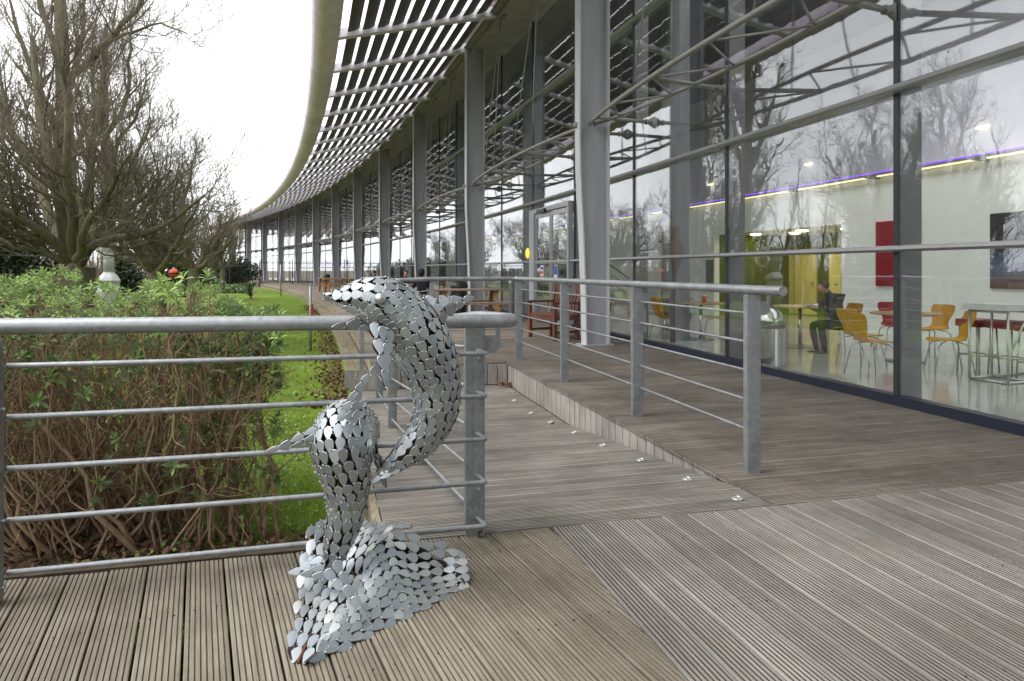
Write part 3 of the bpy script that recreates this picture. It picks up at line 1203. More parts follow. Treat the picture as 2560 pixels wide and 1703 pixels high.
lr = empty('front_railing', (-0.174, 3.04, 0), 0, 'galvanised railing with thick round handrail behind the dolphin sculpture, turning up the ramp', 'railing')
A0 = Vector((-2.25, 2.415, 0.992))
B0 = Vector((0.0, 2.985, 0.973))
P0 = Vector((-0.172, 3.06, 0))
PA = Vector((-0.64, 4.64, 0))
PB = Vector((-1.13, 6.35, 0))
PC = Vector((-1.52, 7.7, 0))
zr = lambda P: ramp_z(inv_arc(P.x, P.y)[0])
hr = bend_poly([A0, B0 + Vector((0.04, 0.01, 0)), P0 + Vector((0.02, 0.16, 0.975)), PA + Vector((0, 0, 0.975 + zr(PA))), PB + Vector((0, 0, 0.975 + zr(PB))), PC + Vector((0, 0, 0.975 + zr(PC)))], 0.11, 8)
tube_part(lr, 'handrail', hr, 0.0305, M_['galv'], 20)
ang = math.atan2(0.45, 1.79)
post_part(lr, P0, ang + 0.05, -0.02, 0.945, 0.088, 0.055, (0.012, -0.030, 0.12, 0.90, 0.046, 0.007), (0.044, 0.0, 0.95), (0.80, 0.21))
for P in (PA, PB, PC):
    post_part(lr, P, heading(-5), zr(P) - 0.03, 0.95 + zr(P), 0.08, 0.05, (0.0, -0.028, 0.12 + zr(P), 0.9 + zr(P), 0.04, 0.006), None, (0.8 + zr(P), 0.3 + zr(P)))
post_part(lr, Vector((-1.872, 2.40, 0)), ang, -0.06, 0.955, 0.075, 0.06, (0.0385, 0.0, 0.02, 0.86, 0.006, 0.04), None, (0.70, 0.3, 0.06))
ZL = [0.842, 0.655, 0.467, 0.279, 0.088]
for z in ZL:
    a = Vector((-1.84, 2.42 + 0.03, z + 0.008))
    b = Vector((-0.112, 2.935, z - 0.006))
    c = Vector((-0.158, 3.035, z - 0.006))
    tube_part(lr, 'rail_tube', bend_poly([a, b, c], 0.02, 4), 0.0105, M_['galv'], 12)
    for q, (U, Vv) in enumerate(((P0, PA), (PA, PB), (PB, PC))):
        u = U + Vector((0.0, 0.03, z + zr(U)))
        v = Vv + Vector((0.0, -0.03, z + zr(Vv)))
        tube_part(lr, 'rail_tube', [u, v], 0.009, M_['galv'])

# thin marker posts on the lawn edge
def lawn_post(px, py, h, r, label):
    p = G(px, py, LAWN_Z)
    e = empty('marker_post', p, 0, label, 'post')
    MB().tube([(0, 0, -0.05), (0, 0, h)], r, 10).build('pole', M_['galv'], e, True)
    MB().lathe([(r * 1.25, h - 0.02), (r * 1.25, h + 0.006), (r * 0.6, h + 0.012)], 10).build('cap', M_['galv'], e)
    return e


mp = lawn_post(776, 880, 1.24, 0.026, 'galvanised post with a small red tag on the lawn beside the timber step')
MB().box((0.035, -0.01, 0.72), (0.03, 0.03, 0.30)).build('red_tag', M_['red'], mp)
lawn_post(702, 741, 1.85, 0.035, 'tall thin grey pole at the far end of the lawn')

# ================================================================== THE GLASS BUILDING
bld = empty('glass_building', arc(0, -0.8), 0, 'long curved glass building with grey steel columns and louvred sun canopy', 'building')
DA = 8 / RAD
BL = bld.location


def arc_place(ob, ang, parent_loc=None):
    """turn a piece modelled for bay 0 about the centre of the facade circle"""
    L = BL if parent_loc is None else parent_loc
    ca, sa = math.cos(ang), math.sin(ang)
    x = CCX - (CCX * ca - CCY * sa)
    y = CCY - (CCX * sa + CCY * ca)
    ob.location = (x - L[0], y - L[1], -L[2])
    ob.rotation_euler = (0, 0, ang)
    return ob


def bay(name, me, ang, parent=None):
    if parent is None:
        return arc_place(link(name, me, bld), ang)
    return link(name, me, parent)      # sub-part: rides on its already placed part


def abox(m, s0, s1, o0, o1, z0, z1):
    P = []
    for z in (z0, z1):
        for (s, o) in ((s0, o0), (s1, o0), (s1, o1), (s0, o1)):
            P.append(tuple(arc(s, o, z)))
    return m.hexa(P)


T3 = 8 / 3
GO = -0.83
MSH = 0.22
# ---- column
web, fl, base = MB(), MB(), MB()
prof = [(0.0, 0.135), (0.8, 0.15), (1.7, 0.185), (2.3, 0.215), (2.75, 0.238), (3.2, 0.245), (7.2, 0.245)]
V, F = [], []
for z, oo in prof:
    for (s, o) in ((-0.012, oo), (0.012, oo), (0.012, -0.22), (-0.012, -0.22)):
        V.append(tuple(arc(s, o, z)))
for i in range(len(prof) - 1):
    for j in range(4):
        a, b = 4 * i + j, 4 * i + (j + 1) % 4
        F.append((a, b, b + 4, a + 4))
F.append((0, 3, 2, 1))
k = 4 * (len(prof) - 1)
F.append((k, k + 1, k + 2, k + 3))
web.add(V, F)
fw = 0.105
for fn in (lambda z, oo: oo, lambda z, oo: -0.22 - 0.024):
    V, F = [], []
    for z, oo in prof:
        o = fn(z, oo)
        for (s, q) in ((-fw, o + 0.026), (fw, o + 0.026), (fw, o + 0.002), (-fw, o + 0.002)):
            V.append(tuple(arc(s, q, z + 0.004)))
    for i in range(len(prof) - 1):
        for j in range(4):
            a, b = 4 * i + j, 4 * i + (j + 1) % 4
            F.append((a, b, b + 4, a + 4))
    F.append((0, 3, 2, 1))
    F.append((k, k + 1, k + 2, k + 3))
    fl.add(V, F)
abox(base, -0.15, 0.15, 0.24, -0.30, -0.01, 0.022)
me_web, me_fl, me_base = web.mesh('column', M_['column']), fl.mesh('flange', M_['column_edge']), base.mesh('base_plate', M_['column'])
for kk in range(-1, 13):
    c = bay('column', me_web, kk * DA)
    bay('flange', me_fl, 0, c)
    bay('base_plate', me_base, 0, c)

# ---- wind truss between the columns, hung on thin rods
ZT = 3.5
oc = lambda t: 0.10 + 0.30 * math.sin(math.pi * t) ** 0.7
ic = lambda t: 0.02 - 0.36 * math.sin(math.pi * t) ** 0.8
NT = 24
och, ich, lace, rods = MB(), MB(), MB(), MB()
lugs = []
och.tube([arc(0.1 + 7.8 * t, oc(t), ZT) for t in np.linspace(0, 1, NT)], 0.032, 8)
ich.tube([arc(0.1 + 7.8 * t, ic(t), ZT) for t in np.linspace(0, 1, NT)], 0.028, 8)
nodes = np.linspace(0.0, 1, 13)
for i in range(12):
    t0, t1 = nodes[i], nodes[i + 1]
    f, g = (oc, ic) if i % 2 == 0 else (ic, oc)
    lace.tube([arc(0.1 + 7.8 * t0, f(t0), ZT), arc(0.1 + 7.8 * t1, g(t1), ZT)], 0.014, 6)
for t in (1 / 3, 2 / 3, 0.06, 0.94):
    s = 8 * t + (MSH if t in (1 / 3, 2 / 3) else 0)
    a = arc(0.1 + 7.8 * t, oc(t), ZT)
    b = arc(s, GO + 0.06, ZT)
    lace.tube([a, b], 0.030, 8)
    d = (b - a) / np.linalg.norm(b - a)
    lug = MB().tube([b - d * 0.10, b - d * 0.07], 0.045, 8)
    lugs.append(lug)
    P = []
    for zz in (-0.12, 0.12):
        for (ds, do) in ((-0.012, 0.10), (0.012, 0.10), (0.012, -0.04), (-0.012, -0.04)):
            P.append(tuple(arc(s + ds, GO + do, ZT + zz * (1 if do < 0 else 0.35))))
    lug.hexa(P)
lugs.append(MB().tube([arc(0.02, 0.30, ZT), arc(0.18, 0.15, ZT)], 0.05, 8))
for t in (1 / 3, 2 / 3):
    top = arc(8 * t, 0.05, 7.15)
    for dt in (-0.07, 0.07):
        rods.tube([top, arc(0.1 + 7.8 * (t + dt), oc(t + dt), ZT + 0.02)], 0.012, 6)
    rods.lathe([(0.05, 0), (0.05, -0.05), (0.11, -0.02), (0.13, 0.02)][::-1], 10, tuple(arc(8 * t, 0.05, 7.14)))
TM = [(n_, m_.mesh(n_, M_['truss'], True)) for n_, m_ in (('outer_chord', och), ('inner_chord', ich), ('lacing', lace), ('hanger_rods', rods))]
TM += [('strut_lug', m_.mesh('strut_lug', M_['truss'], True)) for m_ in lugs]
for kk in range(-1, 12):
    root = bay('wind_truss', TM[0][1], kk * DA)
    for n_, me in TM[1:]:
        bay(n_, me, 0, root)

# ---- canopy: rafters, louvre blades, rounded fascia
DR = 0.245
zc = lambda o: 7.2 - DR * o
raf = MB()
P = []
for (o, dz) in ((0.05, 0.0), (3.78, 0.0), (3.78, 0.20), (0.05, 0.24)):
    P.append((o, zc(o) + dz))
V = [tuple(arc(-0.035, o, z)) for o, z in P] + [tuple(arc(0.035, o, z)) for o, z in P]
raf.add(V, [(0, 1, 2, 3), (7, 6, 5, 4), (0, 4, 5, 1), (1, 5, 6, 2), (2, 6, 7, 3), (3, 7, 4, 0)])
V = []
P2 = [(0.05, zc(0.05) - 0.016), (3.78, zc(3.78) - 0.016), (3.78, zc(3.78) - 0.002), (0.05, zc(0.05) - 0.002)]
V = [tuple(arc(-0.10, o, z)) for o, z in P2] + [tuple(arc(0.10, o, z)) for o, z in P2]
raf.add(V, [(0, 1, 2, 3), (7, 6, 5, 4), (0, 4, 5, 1), (1, 5, 6, 2), (2, 6, 7, 3), (3, 7, 4, 0)])
me_raf = raf.mesh('rafter', M_['rafter'])
NB = 11
blades = []
for i in range(NB):
    o = 0.22 + i * 0.322
    m = MB()
    c = np.array([o, zc(o) + 0.11])
    t = R_(24)
    d = np.array([math.cos(t), -math.sin(t)])
    nn = np.array([-d[1], d[0]])
    sec = [c - d * 0.142, c - d * 0.02 - nn * 0.016, c + d * 0.142, c + d * 0.02 + nn * 0.014]
    V = [tuple(arc(0.05, *q)) for q in sec] + [tuple(arc(T3 - 0.05, *q)) for q in sec]
    m.add(V, [(0, 1, 2, 3), (7, 6, 5, 4), (0, 4, 5, 1), (1, 5, 6, 2), (2, 6, 7, 3), (3, 7, 4, 0)])
    blades.append(m)
blade_me = [m.mesh('louvre_blade', M_['louvre']) for m in blades]
rest = MB()
fas = MB()
sec = [(3.74, 6.285), (3.92, 6.205), (4.10, 6.20), (4.25, 6.27), (4.33, 6.40), (4.31, 6.52), (4.20, 6.60), (3.98, 6.64), (3.74, 6.62)]
FL = 8 / 6
V, F = [], []
for s in (0.004, FL - 0.004):
    V += [tuple(arc(s, o, z)) for o, z in sec]
nf = len(sec)
for i in range(nf):
    F.append((i, (i + 1) % nf, (i + 1) % nf + nf, i + nf))
F.append(tuple(range(nf)))
F.append(tuple(range(2 * nf - 1, nf - 1, -1)))
fas.add(V, [tuple(reversed(f)) for f in F])
me_fas = fas.mesh('fascia_panel', M_['fascia'])
smooth_by_angle(me_fas, 50)
sof = MB()
abox(sof, 0.004, T3 - 0.004, 0.30, GO - 0.10, 7.205, 7.24)
abox(sof, 0.0, T3, 0.16, 0.10, 7.10, 7.2)
me_sof = sof.mesh('soffit_panel', M_['soffit'])
for j in range(-22, 37):
    ang = j * DA / 3
    bay('rafter', me_raf, ang)
    for i in range(NB):
        if -3 <= j < 24:
            bay('louvre_blade', blade_me[i], ang)
        else:
            ca, sa = math.cos(ang), math.sin(ang)
            V = [(CCX + (x - CCX) * ca - (y - CCY) * sa, CCY + (x - CCX) * sa + (y - CCY) * ca, z) for x, y, z in blades[i].v]
            rest.add(V, blades[i].f)
    for q in range(2):
        bay('fascia_panel', me_fas, ang + q * DA / 6)
    bay('soffit_panel', me_sof, ang)
ob = rest.build('louvre_blades', M_['louvre'], bld)
ob.location = (-BL[0], -BL[1], -BL[2])
tag(ob, kind='stuff')

# ---- glazing
tiers = [(0.10, 1.36), (1.42, 2.77), (2.83, 5.27), (5.33, 7.18)]
pane_me = []
for (z0, z1) in tiers:
    m = MB()
    abox(m, MSH + 0.028, MSH + T3 - 0.028, GO + 0.006, GO - 0.006, z0, z1)
    pane_me.append(m.mesh('glass_pane', M_['glass']))
mu, ga = MB(), MB()
abox(mu, MSH - 0.024, MSH + 0.024, GO - 0.012, GO - 0.24, 0.0, 7.2)
abox(ga, MSH - 0.027, MSH + 0.027, GO + 0.02, GO - 0.010, 0.09, 7.2)
me_mu, me_ga = mu.mesh('mullion', M_['mullion']), ga.mesh('gasket', M_['mullion_dark'])
tr_me = []
for zt, dep, hh in ((1.39, 0.11, 0.05), (2.80, 0.13, 0.07), (5.30, 0.13, 0.08)):
    m = MB()
    S0, S1 = MSH - 0.001, MSH + T3 + 0.001
    sec = [(GO + 0.022, -hh / 2), (GO + dep - 0.02, -hh / 2), (GO + dep, -hh / 5), (GO + dep - 0.01, hh / 3), (GO + dep - 0.04, hh / 2), (GO + 0.022, hh / 2)]
    V = [tuple(arc(S0, o, zt + z)) for o, z in sec] + [tuple(arc(S1, o, zt + z)) for o, z in sec]
    c = len(sec)
    F = [(i, (i + 1) % c, (i + 1) % c + c, i + c) for i in range(c)] + [tuple(range(c)), tuple(range(2 * c - 1, c - 1, -1))]
    m.add(V, F)
    abox(m, S0, S1, GO + 0.021, GO - 0.03, zt - 0.028, zt + 0.028)
    tr_me.append(m.mesh('transom', M_['transom']))
ke = MB()
abox(ke, MSH, MSH + T3 - 0.004, GO + 0.05, GO - 0.06, -0.02, 0.085)
me_ke = ke.mesh('kerb', M_['kerb'])
for j in range(-5, 37):
    ang = j * DA / 3
    for me in pane_me:
        bay('glass_pane', me, ang)
    m = bay('mullion', me_mu, ang)
    bay('gasket', me_ga, 0, m)
    for me in tr_me:
        bay('transom', me, ang)
    bay('kerb', me_ke, ang)

# ---- roof, inner walls
def wpart(name, mat, fn, parent=bld):
    m = MB()
    fn(m)
    ob = m.build(name, mat, parent)
    ob.location = (-parent.location[0], -parent.location[1], -parent.location[2])
    return ob


def runs(m, s0, s1, o0, o1, z0, z1, step=4.0):
    ss = list(np.arange(s0, s1, step)) + [s1]
    for a, b in zip(ss[:-1], ss[1:]):
        abox(m, a, b, o0, o1, z0, z1)


wpart('rear_glazing', M_['kerb'], lambda m: runs(m, -62, -13.4, GO, GO - 0.1, 0, 7.2))
wpart('rear_roof', M_['fascia'], lambda m: runs(m, -62, -16.02, 0.28, -9.0, 7.45, 7.8))
wpart('roof', M_['fascia'], lambda m: (runs(m, -16, 97, 0.28, -1.7, 7.45, 7.8), runs(m, -16, 97, -5.75, -13.0, 7.45, 7.8), runs(m, 2.4, 97, -1.7, -5.75, 7.45, 7.8)))  # unseen gap over the cafe, added to brighten the inside with sky light
wpart('hall_ceiling', M_['ceiling_in'], lambda m: (runs(m, -16, 97, -0.95, -1.7, 7.19, 7.25), runs(m, -16, 97, -5.75, -9.2, 7.19, 7.25), runs(m, 2.4, 97, -1.7, -5.75, 7.19, 7.25)))
wpart('added_light_slot_curb', M_['white'], lambda m: (runs(m, -16, 2.4, -1.64, -1.70, 7.26, 7.44), runs(m, -16, 2.4, -5.75, -5.81, 7.26, 7.44)))  # edges of the made-up roof opening that lets daylight in
WO = -5.85
sA = hit(2104, WO)
sB = hit(1786, WO)
cafe = empty('cafe_wall', arc(2, WO), 0, 'pale green cafe wall behind the glass with a lit ledge', kind='structure')


def cw(name, mat, fn):
    return wpart(name, mat, fn, cafe)


cw('wall_panel', M_['wall_in'], lambda m: runs(m, -16, sA, WO, WO - 0.15, 0, 2.95))
cw('wall_panel', M_['wall_in'], lambda m: runs(m, sB, 60, WO, WO - 0.15, 0, 2.95))
cw('wall_header', M_['wall_in'], lambda m: runs(m, sA, sB, WO, WO - 0.15, 2.12, 2.95))
cw('alcove_wall', M_['green'], lambda m: (runs(m, sA - 0.4, sB + 0.4, WO - 2.4, WO - 2.5, 0, 2.4), abox(m, sB, sB + 0.1, WO - 0.15, WO - 2.4, 0, 2.4), abox(m, sA - 0.1, sA, WO - 0.15, WO - 2.4, 0, 2.4)))
cw('alcove_ceiling', M_['yellow'], lambda m: runs(m, sA - 0.1, sB + 0.1, WO - 0.15, WO - 2.5, 2.13, 2.2))
for (x0, x1) in ((1925, 1984), (1986, 2042), (2072, 2104)):
    s0_, s1_ = hit(x1, WO - 2.36), hit(x0, WO - 2.36)
    d = cw('yellow_door', M_['yellow'], lambda m: abox(m, s0_ + 0.02, s1_ - 0.02, WO - 2.35, WO - 2.40, 0.02, 1.75))
    kn = MB().ball(tuple(arc(s0_ + 0.12, WO - 2.31, 0.85)), 0.035)
    kn.build('door_knob', M_['chrome'], d)
for i in range(5):
    s = sA + 0.5 + (sB - sA - 1) * i / 4
    c = arc(s, WO - 0.9 - 0.5 * (i % 2), 2.12)
    q = MB().lathe([(0.11, -0.012), (0.13, 0.0), (0.13, 0.006)], 14, tuple(c)).build('downlight', M_['downlight'], cafe)
    q.location = tuple(-k for k in cafe.location)
cw('ledge', M_['mullion'], lambda m: runs(m, -16, 60, WO + 0.12, WO - 0.16, 2.952, 2.99))
for i in range(-6, 14):
    s = i * 2.1 + 0.3
    cw('warm_strip', M_['led_warm'], lambda m: abox(m, s, s + 2.0, WO + 0.10, WO + 0.06, 2.925, 2.948))
    cw('purple_strip', M_['led_purple'], lambda m: abox(m, s, s + 2.0, WO + 0.125, WO + 0.08, 2.992, 3.012))
    cw('ledge_bracket', M_['mullion'], lambda m: abox(m, s - 0.08, s - 0.02, WO + 0.30, WO, 2.90, 2.95))
cw('upper_floor', M_['wall_dark'], lambda m: runs(m, -16, 97, WO - 0.17, -9.1, 2.80, 2.94))
cw('upper_wall', M_['wall_dark'], lambda m: runs(m, -16, 97, -9.0, -9.2, 2.945, 7.18))
cw('end_wall', M_['wall_dark'], lambda m: abox(m, 60.1, 60.3, WO, -1.1, 0, 2.9))
fl_in = arc_strip('cafe_floor', M_['floor_in'], None, -16, 97, 2.0, (GO - 0.06, 0.004), (-9.2, 0.004))
tag(fl_in, 'polished grey cafe floor behind the glass', kind='structure')
for i, s in enumerate((-4.2, 0.6, 5.5, 10.0)):
    q = MB()
    abox(q, s, s + 0.22, -8.9, -8.99, 4.12, 4.17)
    ob = q.build('wall_lamp', M_['lamp'], cafe)
    ob.location = tuple(-k for k in cafe.location)

# inner round columns of the hall
for i in range(0, 5):
    s = 0.55 + i * 8
    c = arc(s, GO - 0.95)
    cc = MB().lathe([(0.24, 0), (0.24, 7.19)], 24)
    me = cc.mesh('hall_column', M_['mullion'])
    smooth_by_angle(me, 40)
    ob = link('hall_column', me, bld)
    ob.location = (c[0] - BL[0], c[1] - BL[1], 0)

# ---- entrance in the second bay
ent = empty('entrance_doors', arc(4.2, GO), 0, 'grey framed glass entrance doors with small safety signs', 'door')
s0d, s1d = MSH + T3 + 0.05, MSH + 2 * T3 - 0.06
wp = lambda n_, m_, f_: wpart(n_, m_, f_, ent)
OD = GO + 0.03
wp('door_frame', M_['column'], lambda m: (abox(m, s1d - 0.34, s1d, OD + 0.10, OD, 0, 2.62), abox(m, s0d, s0d + 0.08, OD + 0.10, OD, 0, 2.62), abox(m, s0d + 0.08, s1d - 0.34, OD + 0.10, OD, 2.52, 2.62)))
mid = (s0d + 0.08 + s1d - 0.34) / 2
for a, b in ((s0d + 0.09, mid - 0.01), (mid + 0.01, s1d - 0.35)):
    leaf = wp('door_leaf', M_['transom'], lambda m: (abox(m, a, a + 0.06, OD + 0.07, OD + 0.03, 0.02, 2.5), abox(m, b - 0.06, b, OD + 0.07, OD + 0.03, 0.02, 2.5),
                                            abox(m, a + 0.06, b - 0.06, OD + 0.07, OD + 0.03, 2.40, 2.5), abox(m, a + 0.06, b - 0.06, OD + 0.07, OD + 0.03, 0.02, 0.14), abox(m, a + 0.06, b - 0.06, OD + 0.07, OD + 0.03, 1.34, 1.40)))
    g = MB()
    abox(g, a + 0.061, b - 0.061, OD + 0.052, OD + 0.046, 0.141, 1.339)
    abox(g, a + 0.061, b - 0.061, OD + 0.052, OD + 0.046, 1.401, 2.399)
    g.build('door_glass', M_['glass'], leaf)
sg = lambda n_, mat, s, w, z, h: wp(n_, mat, lambda m: abox(m, s - w / 2, s + w / 2, OD + 0.078, OD + 0.072, z - h / 2, z + h / 2))
M_['blue'] = plain('sign_blue', (0.02, 0.10, 0.45), 0.5)
M_['sign_red'] = plain('sign_red', (0.65, 0.04, 0.03), 0.5)
sx = mid + 0.55
w_ = sg('notice', M_['white'], sx, 0.22, 1.13, 0.36)
for zz, mm in ((1.24, 'blue'), (1.14, 'sign_red'), (1.03, 'sign_red')):
    wp('notice_mark', M_[mm], lambda m: abox(m, sx - 0.08, sx + 0.08, OD + 0.081, OD + 0.0785, zz - 0.03, zz + 0.03))
sg('notice', M_['white'], sx + 0.60, 0.12, 1.17, 0.22)
sx2 = mid - 0.35
sg('notice', M_['white'], sx2, 0.20, 1.16, 0.30)
wp('notice_mark', M_['blue'], lambda m: abox(m, sx2 - 0.085, sx2 + 0.085, OD + 0.081, OD + 0.0785, 1.10, 1.29))
wp('door_closer', M_['black'], lambda m: abox(m, mid + 0.2, mid + 0.7, OD + 0.16, OD + 0.10, 2.50, 2.58))
pil = empty('entry_panel', arc(hit(1280, GO + 0.10), GO + 0.10), heading(5), 'grey intercom post with a keypad and notice beside the entrance', 'intercom')
MB().box((0, 0, 0.62), (0.10, 0.26, 1.24)).build('post', M_['mullion'], pil)
MB().box((-0.055, 0, 1.10), (0.01, 0.13, 0.12)).build('keypad', M_['kerb'], pil)
MB().box((-0.055, 0, 0.93), (0.01, 0.18, 0.14)).build('notice', M_['white'], pil)
lamp = empty('wall_lamp', arc(hit(1322, GO + 0.12), GO + 0.12, 1.60), heading(6), 'round yellow lamp glowing beside the entrance doors', 'lamp')
q = MB().lathe([(0.04, 0), (0.12, 0.012), (0.13, 0.03), (0.11, 0.05), (0.04, 0.06)], 24).build('lamp_disc', M_['yellow_lamp'], lamp, True)
q.rotation_euler = (0, R_(-90), 0)
q = MB().lathe([(0.14, -0.01), (0.14, 0.015), (0.12, 0.02)], 24).build('lamp_backing', M_['mullion'], lamp)
q.rotation_euler = (0, R_(-90), 0)
q = MB().box((0.07, 0, 0), (0.10, 0.05, 0.05)).build('lamp_arm', M_['mullion'], lamp)

# pictures on the cafe wall
def picture(name, x0, x1, y0, y1, mat, label, cat):
    sa, sb = hit(x1, WO + 0.02), hit(x0, WO + 0.02)
    p = arc((sa + sb) / 2, WO + 0.02)
    z1_ = CAM_H + (HOR - y0) * p[1] / FPX
    z0_ = CAM_H + (HOR - y1) * p[1] / FPX
    e = empty(name, (p[0], p[1], z0_), 0, label, cat)
    m = MB()
    abox(m, sa, sb, WO + 0.03, WO + 0.002, z0_, z1_)
    ob = m.build('canvas', mat, e)
    ob.location = (-p[0], -p[1], -z0_)
    return e


def land_mat():
    m, nt, b = new_mat('dark_landscape_print')
    geo = N(nt, 'ShaderNodeNewGeometry').outputs['Position']
    sp_ = N(nt, 'ShaderNodeSeparateXYZ')
    nt.links.new(geo, sp_.inputs[0])
    nz = noise(nt, geo, 2.0, 5)
    h = mathn(nt, 'MULTIPLY_ADD', nz, 0.5)
    nt.links.new(sp_.outputs[2], h.node.inputs[2])
    c = ramp(nt, mathn(nt, 'DIVIDE', h, 3.0), [(0.3, (0.05, 0.035, 0.04)), (0.42, (0.16, 0.10, 0.09)), (0.5, (0.10, 0.14, 0.24)), (0.6, (0.02, 0.02, 0.025)), (0.9, (0.035, 0.035, 0.045))])
    nt.links.new(c, b.inputs['Base Color'])
    b.inputs['Roughness'].default_value = 0.5
    return m


picture('wall_picture', 2190, 2302, 551, 717, M_['red'], 'plain dark red square panel hung on the cafe wall', 'picture')
picture('landscape_print', 2476, 2680, 527, 724, land_mat(), 'large dark landscape print on the cafe wall at the right edge', 'picture')

# ================================================================== DOLPHIN SCULPTURE
def egg_plate(seed):
    r = np.random.default_rng(seed)
    tq = np.array([0.0, 0.07, 0.20, 0.36, 0.56, 0.78, 0.95, 1.0])
    h = np.array([0.0, 0.25, 0.385, 0.41, 0.345, 0.225, 0.105, 0.0]) * (1 + r.uniform(-.05, .05))
    y = np.concatenate([tq, tq[-2:0:-1]]) - 0.5
    x = np.concatenate([-h, h[-2:0:-1]]) + r.uniform(-0.015, 0.015, 14)
    T = 0.045
    V = [(px, py, -0.10 * px * px - 0.02 * py * py) for px, py in zip(x * 0.93, y * 0.95)]
    V += [(px, py, -0.10 * px * px - 0.02 * py * py - 0.018) for px, py in zip(x, y)]
    V += [(px, py, -0.10 * px * px - 0.02 * py * py - T - 0.018) for px, py in zip(x, y)]
    V.append((0, -0.05, 0.004))
    n = 14
    F = [(3 * n, i, (i + 1) % n) for i in range(n)]
    F += [(i, i + n, (i + 1) % n + n, (i + 1) % n) for i in range(n)]
    F += [(i + n, i + 2 * n, (i + 1) % n + 2 * n, (i + 1) % n + n) for i in range(n)]
    F.append(tuple(range(2 * n, 3 * n)))
    return V, F


PLATES = [egg_plate(s) for s in range(5)]
PLATE_ME = []
for V, F in PLATES:
    # outward normals: +z is the outer side
    m = MB().add(V, [tuple(reversed(f)) for f in F])
    me = m.mesh('plate', M_['zinc'])
    smooth_by_angle(me, 22)
    PLATE_ME.append(me)

PAT = [0] * 28 + [1] * 15          # face pattern of a plate: zinc outside, bare rusty steel on edge and back


def plate_slots(me):
    me.materials.append(M_['plate_back'])
    me.polygons.foreach_set('material_index', PAT * (len(me.polygons) // len(PAT)))


for me in PLATE_ME:
    plate_slots(me)
sculpt = empty('dolphin_sculpture', (-0.5, 2.4, 0), 0, 'sculpture of two leaping dolphins on a wave, made of overlapping zinc plates', 'sculpture')
CAMP = np.array([0, 0, CAM_H])


class Skin:
    """one plated body: collects plates, keeps the ones that show largest as objects, joins the rest"""
    def __init__(self, name):
        self.name = name
        self.p = []
        self.weld = MB()
        self.core = MB()

    def plate(self, pos, nrm, along, ln, wd, tilt=0.0):
        nrm = nrm / (np.linalg.norm(nrm) + 1e-9)
        along = along - nrm * (along @ nrm)
        along /= np.linalg.norm(along) + 1e-9
        if tilt:
            a = along * math.cos(tilt) - nrm * math.sin(tilt)
            nrm = nrm * math.cos(tilt) + along * math.sin(tilt)
            along = a
        rj = rng.normal(0, 0.05, 3)
        nrm = nrm + along * rj[0] * 0.8 + np.cross(along, nrm) * rj[1] * 1.2
        nrm /= np.linalg.norm(nrm)
        side = np.cross(along, nrm)
        side = side + along * rj[2]
        side -= nrm * (side @ nrm)
        side /= np.linalg.norm(side)
        along = np.cross(nrm, side)
        self.p.append((pos, nrm, along, side, ln * rng.uniform(0.92, 1.08), wd * rng.uniform(0.93, 1.07)))
        e = pos - along * ln * 0.5 + nrm * 0.001
        if rng.random() < 0.8:
            self.weld.ball(tuple(e + side * wd * 0.3), 0.0038 * rng.uniform(.7, 1.2), 6, 4)
        if rng.random() < 0.4:
            self.weld.ball(tuple(e - side * wd * 0.4 + along * ln * 0.2), 0.0034, 6, 4)

    def finish(self, quota):
        show = []
        for i, (pos, nrm, al, sd, ln, wd) in enumerate(self.p):
            v = CAMP - pos
            show.append(-(nrm @ v) / (v @ v) ** 1.5 * ln * wd)
        order = np.argsort(show)
        own = set(int(i) for i in order[:quota] if show[int(i)] < 0)
        rest = MB()
        L = np.array(sculpt.location)
        for i, (pos, nrm, al, sd, ln, wd) in enumerate(self.p):
            if i in own:
                continue
            V, F = PLATES[i % 5]
            W_ = [pos - L + sd * x * ln + al * y * ln + nrm * z * ln for x, y, z in V]
            W_ = [pos - L + sd * x * wd / 0.8 + al * y * ln + nrm * z * ln for x, y, z in V]
            rest.add(W_, [tuple(reversed(f)) for f in F])
        body = link(self.name, self.core.mesh(self.name, M_['rust'], True), sculpt)
        body.location = tuple(-L)
        me = rest.mesh('rear_plates', M_['zinc'])
        plate_slots(me)
        smooth_by_angle(me, 22)
        rp = link('rear_plates', me, body)
        rp.location = tuple(L)
        tag(rp, kind='stuff')
        for i in own:
            pos, nrm, al, sd, ln, wd = self.p[i]
            o = link('plate', PLATE_ME[i % 5], body)
            R = Matrix(((sd[0], al[0], nrm[0]), (sd[1], al[1], nrm[1]), (sd[2], al[2], nrm[2])))
            o.location = tuple(pos)
            o.rotation_euler = R.to_euler()
            o.scale = (wd / 0.8, ln, ln)
        w = self.weld.build('weld_beads', M_['weld'], body, True)
        tag(w, kind='stuff')
        return body


def catmull(P, m):
    P = np.asarray(P, float)
    Q = np.vstack([2 * P[0] - P[1], P, 2 * P[-1] - P[-2]])
    out = []
    for i in range(1, len(Q) - 2):
        for t in np.linspace(0, 1, m, endpoint=False):
            a, b, c, d = Q[i - 1:i + 3]
            out.append(0.5 * ((2 * b) + (-a + c) * t + (2 * a - 5 * b + 4 * c - d) * t * t + (-a + 3 * b - 3 * c + d) * t ** 3))
    out.append(P[-1])
    return np.array(out)


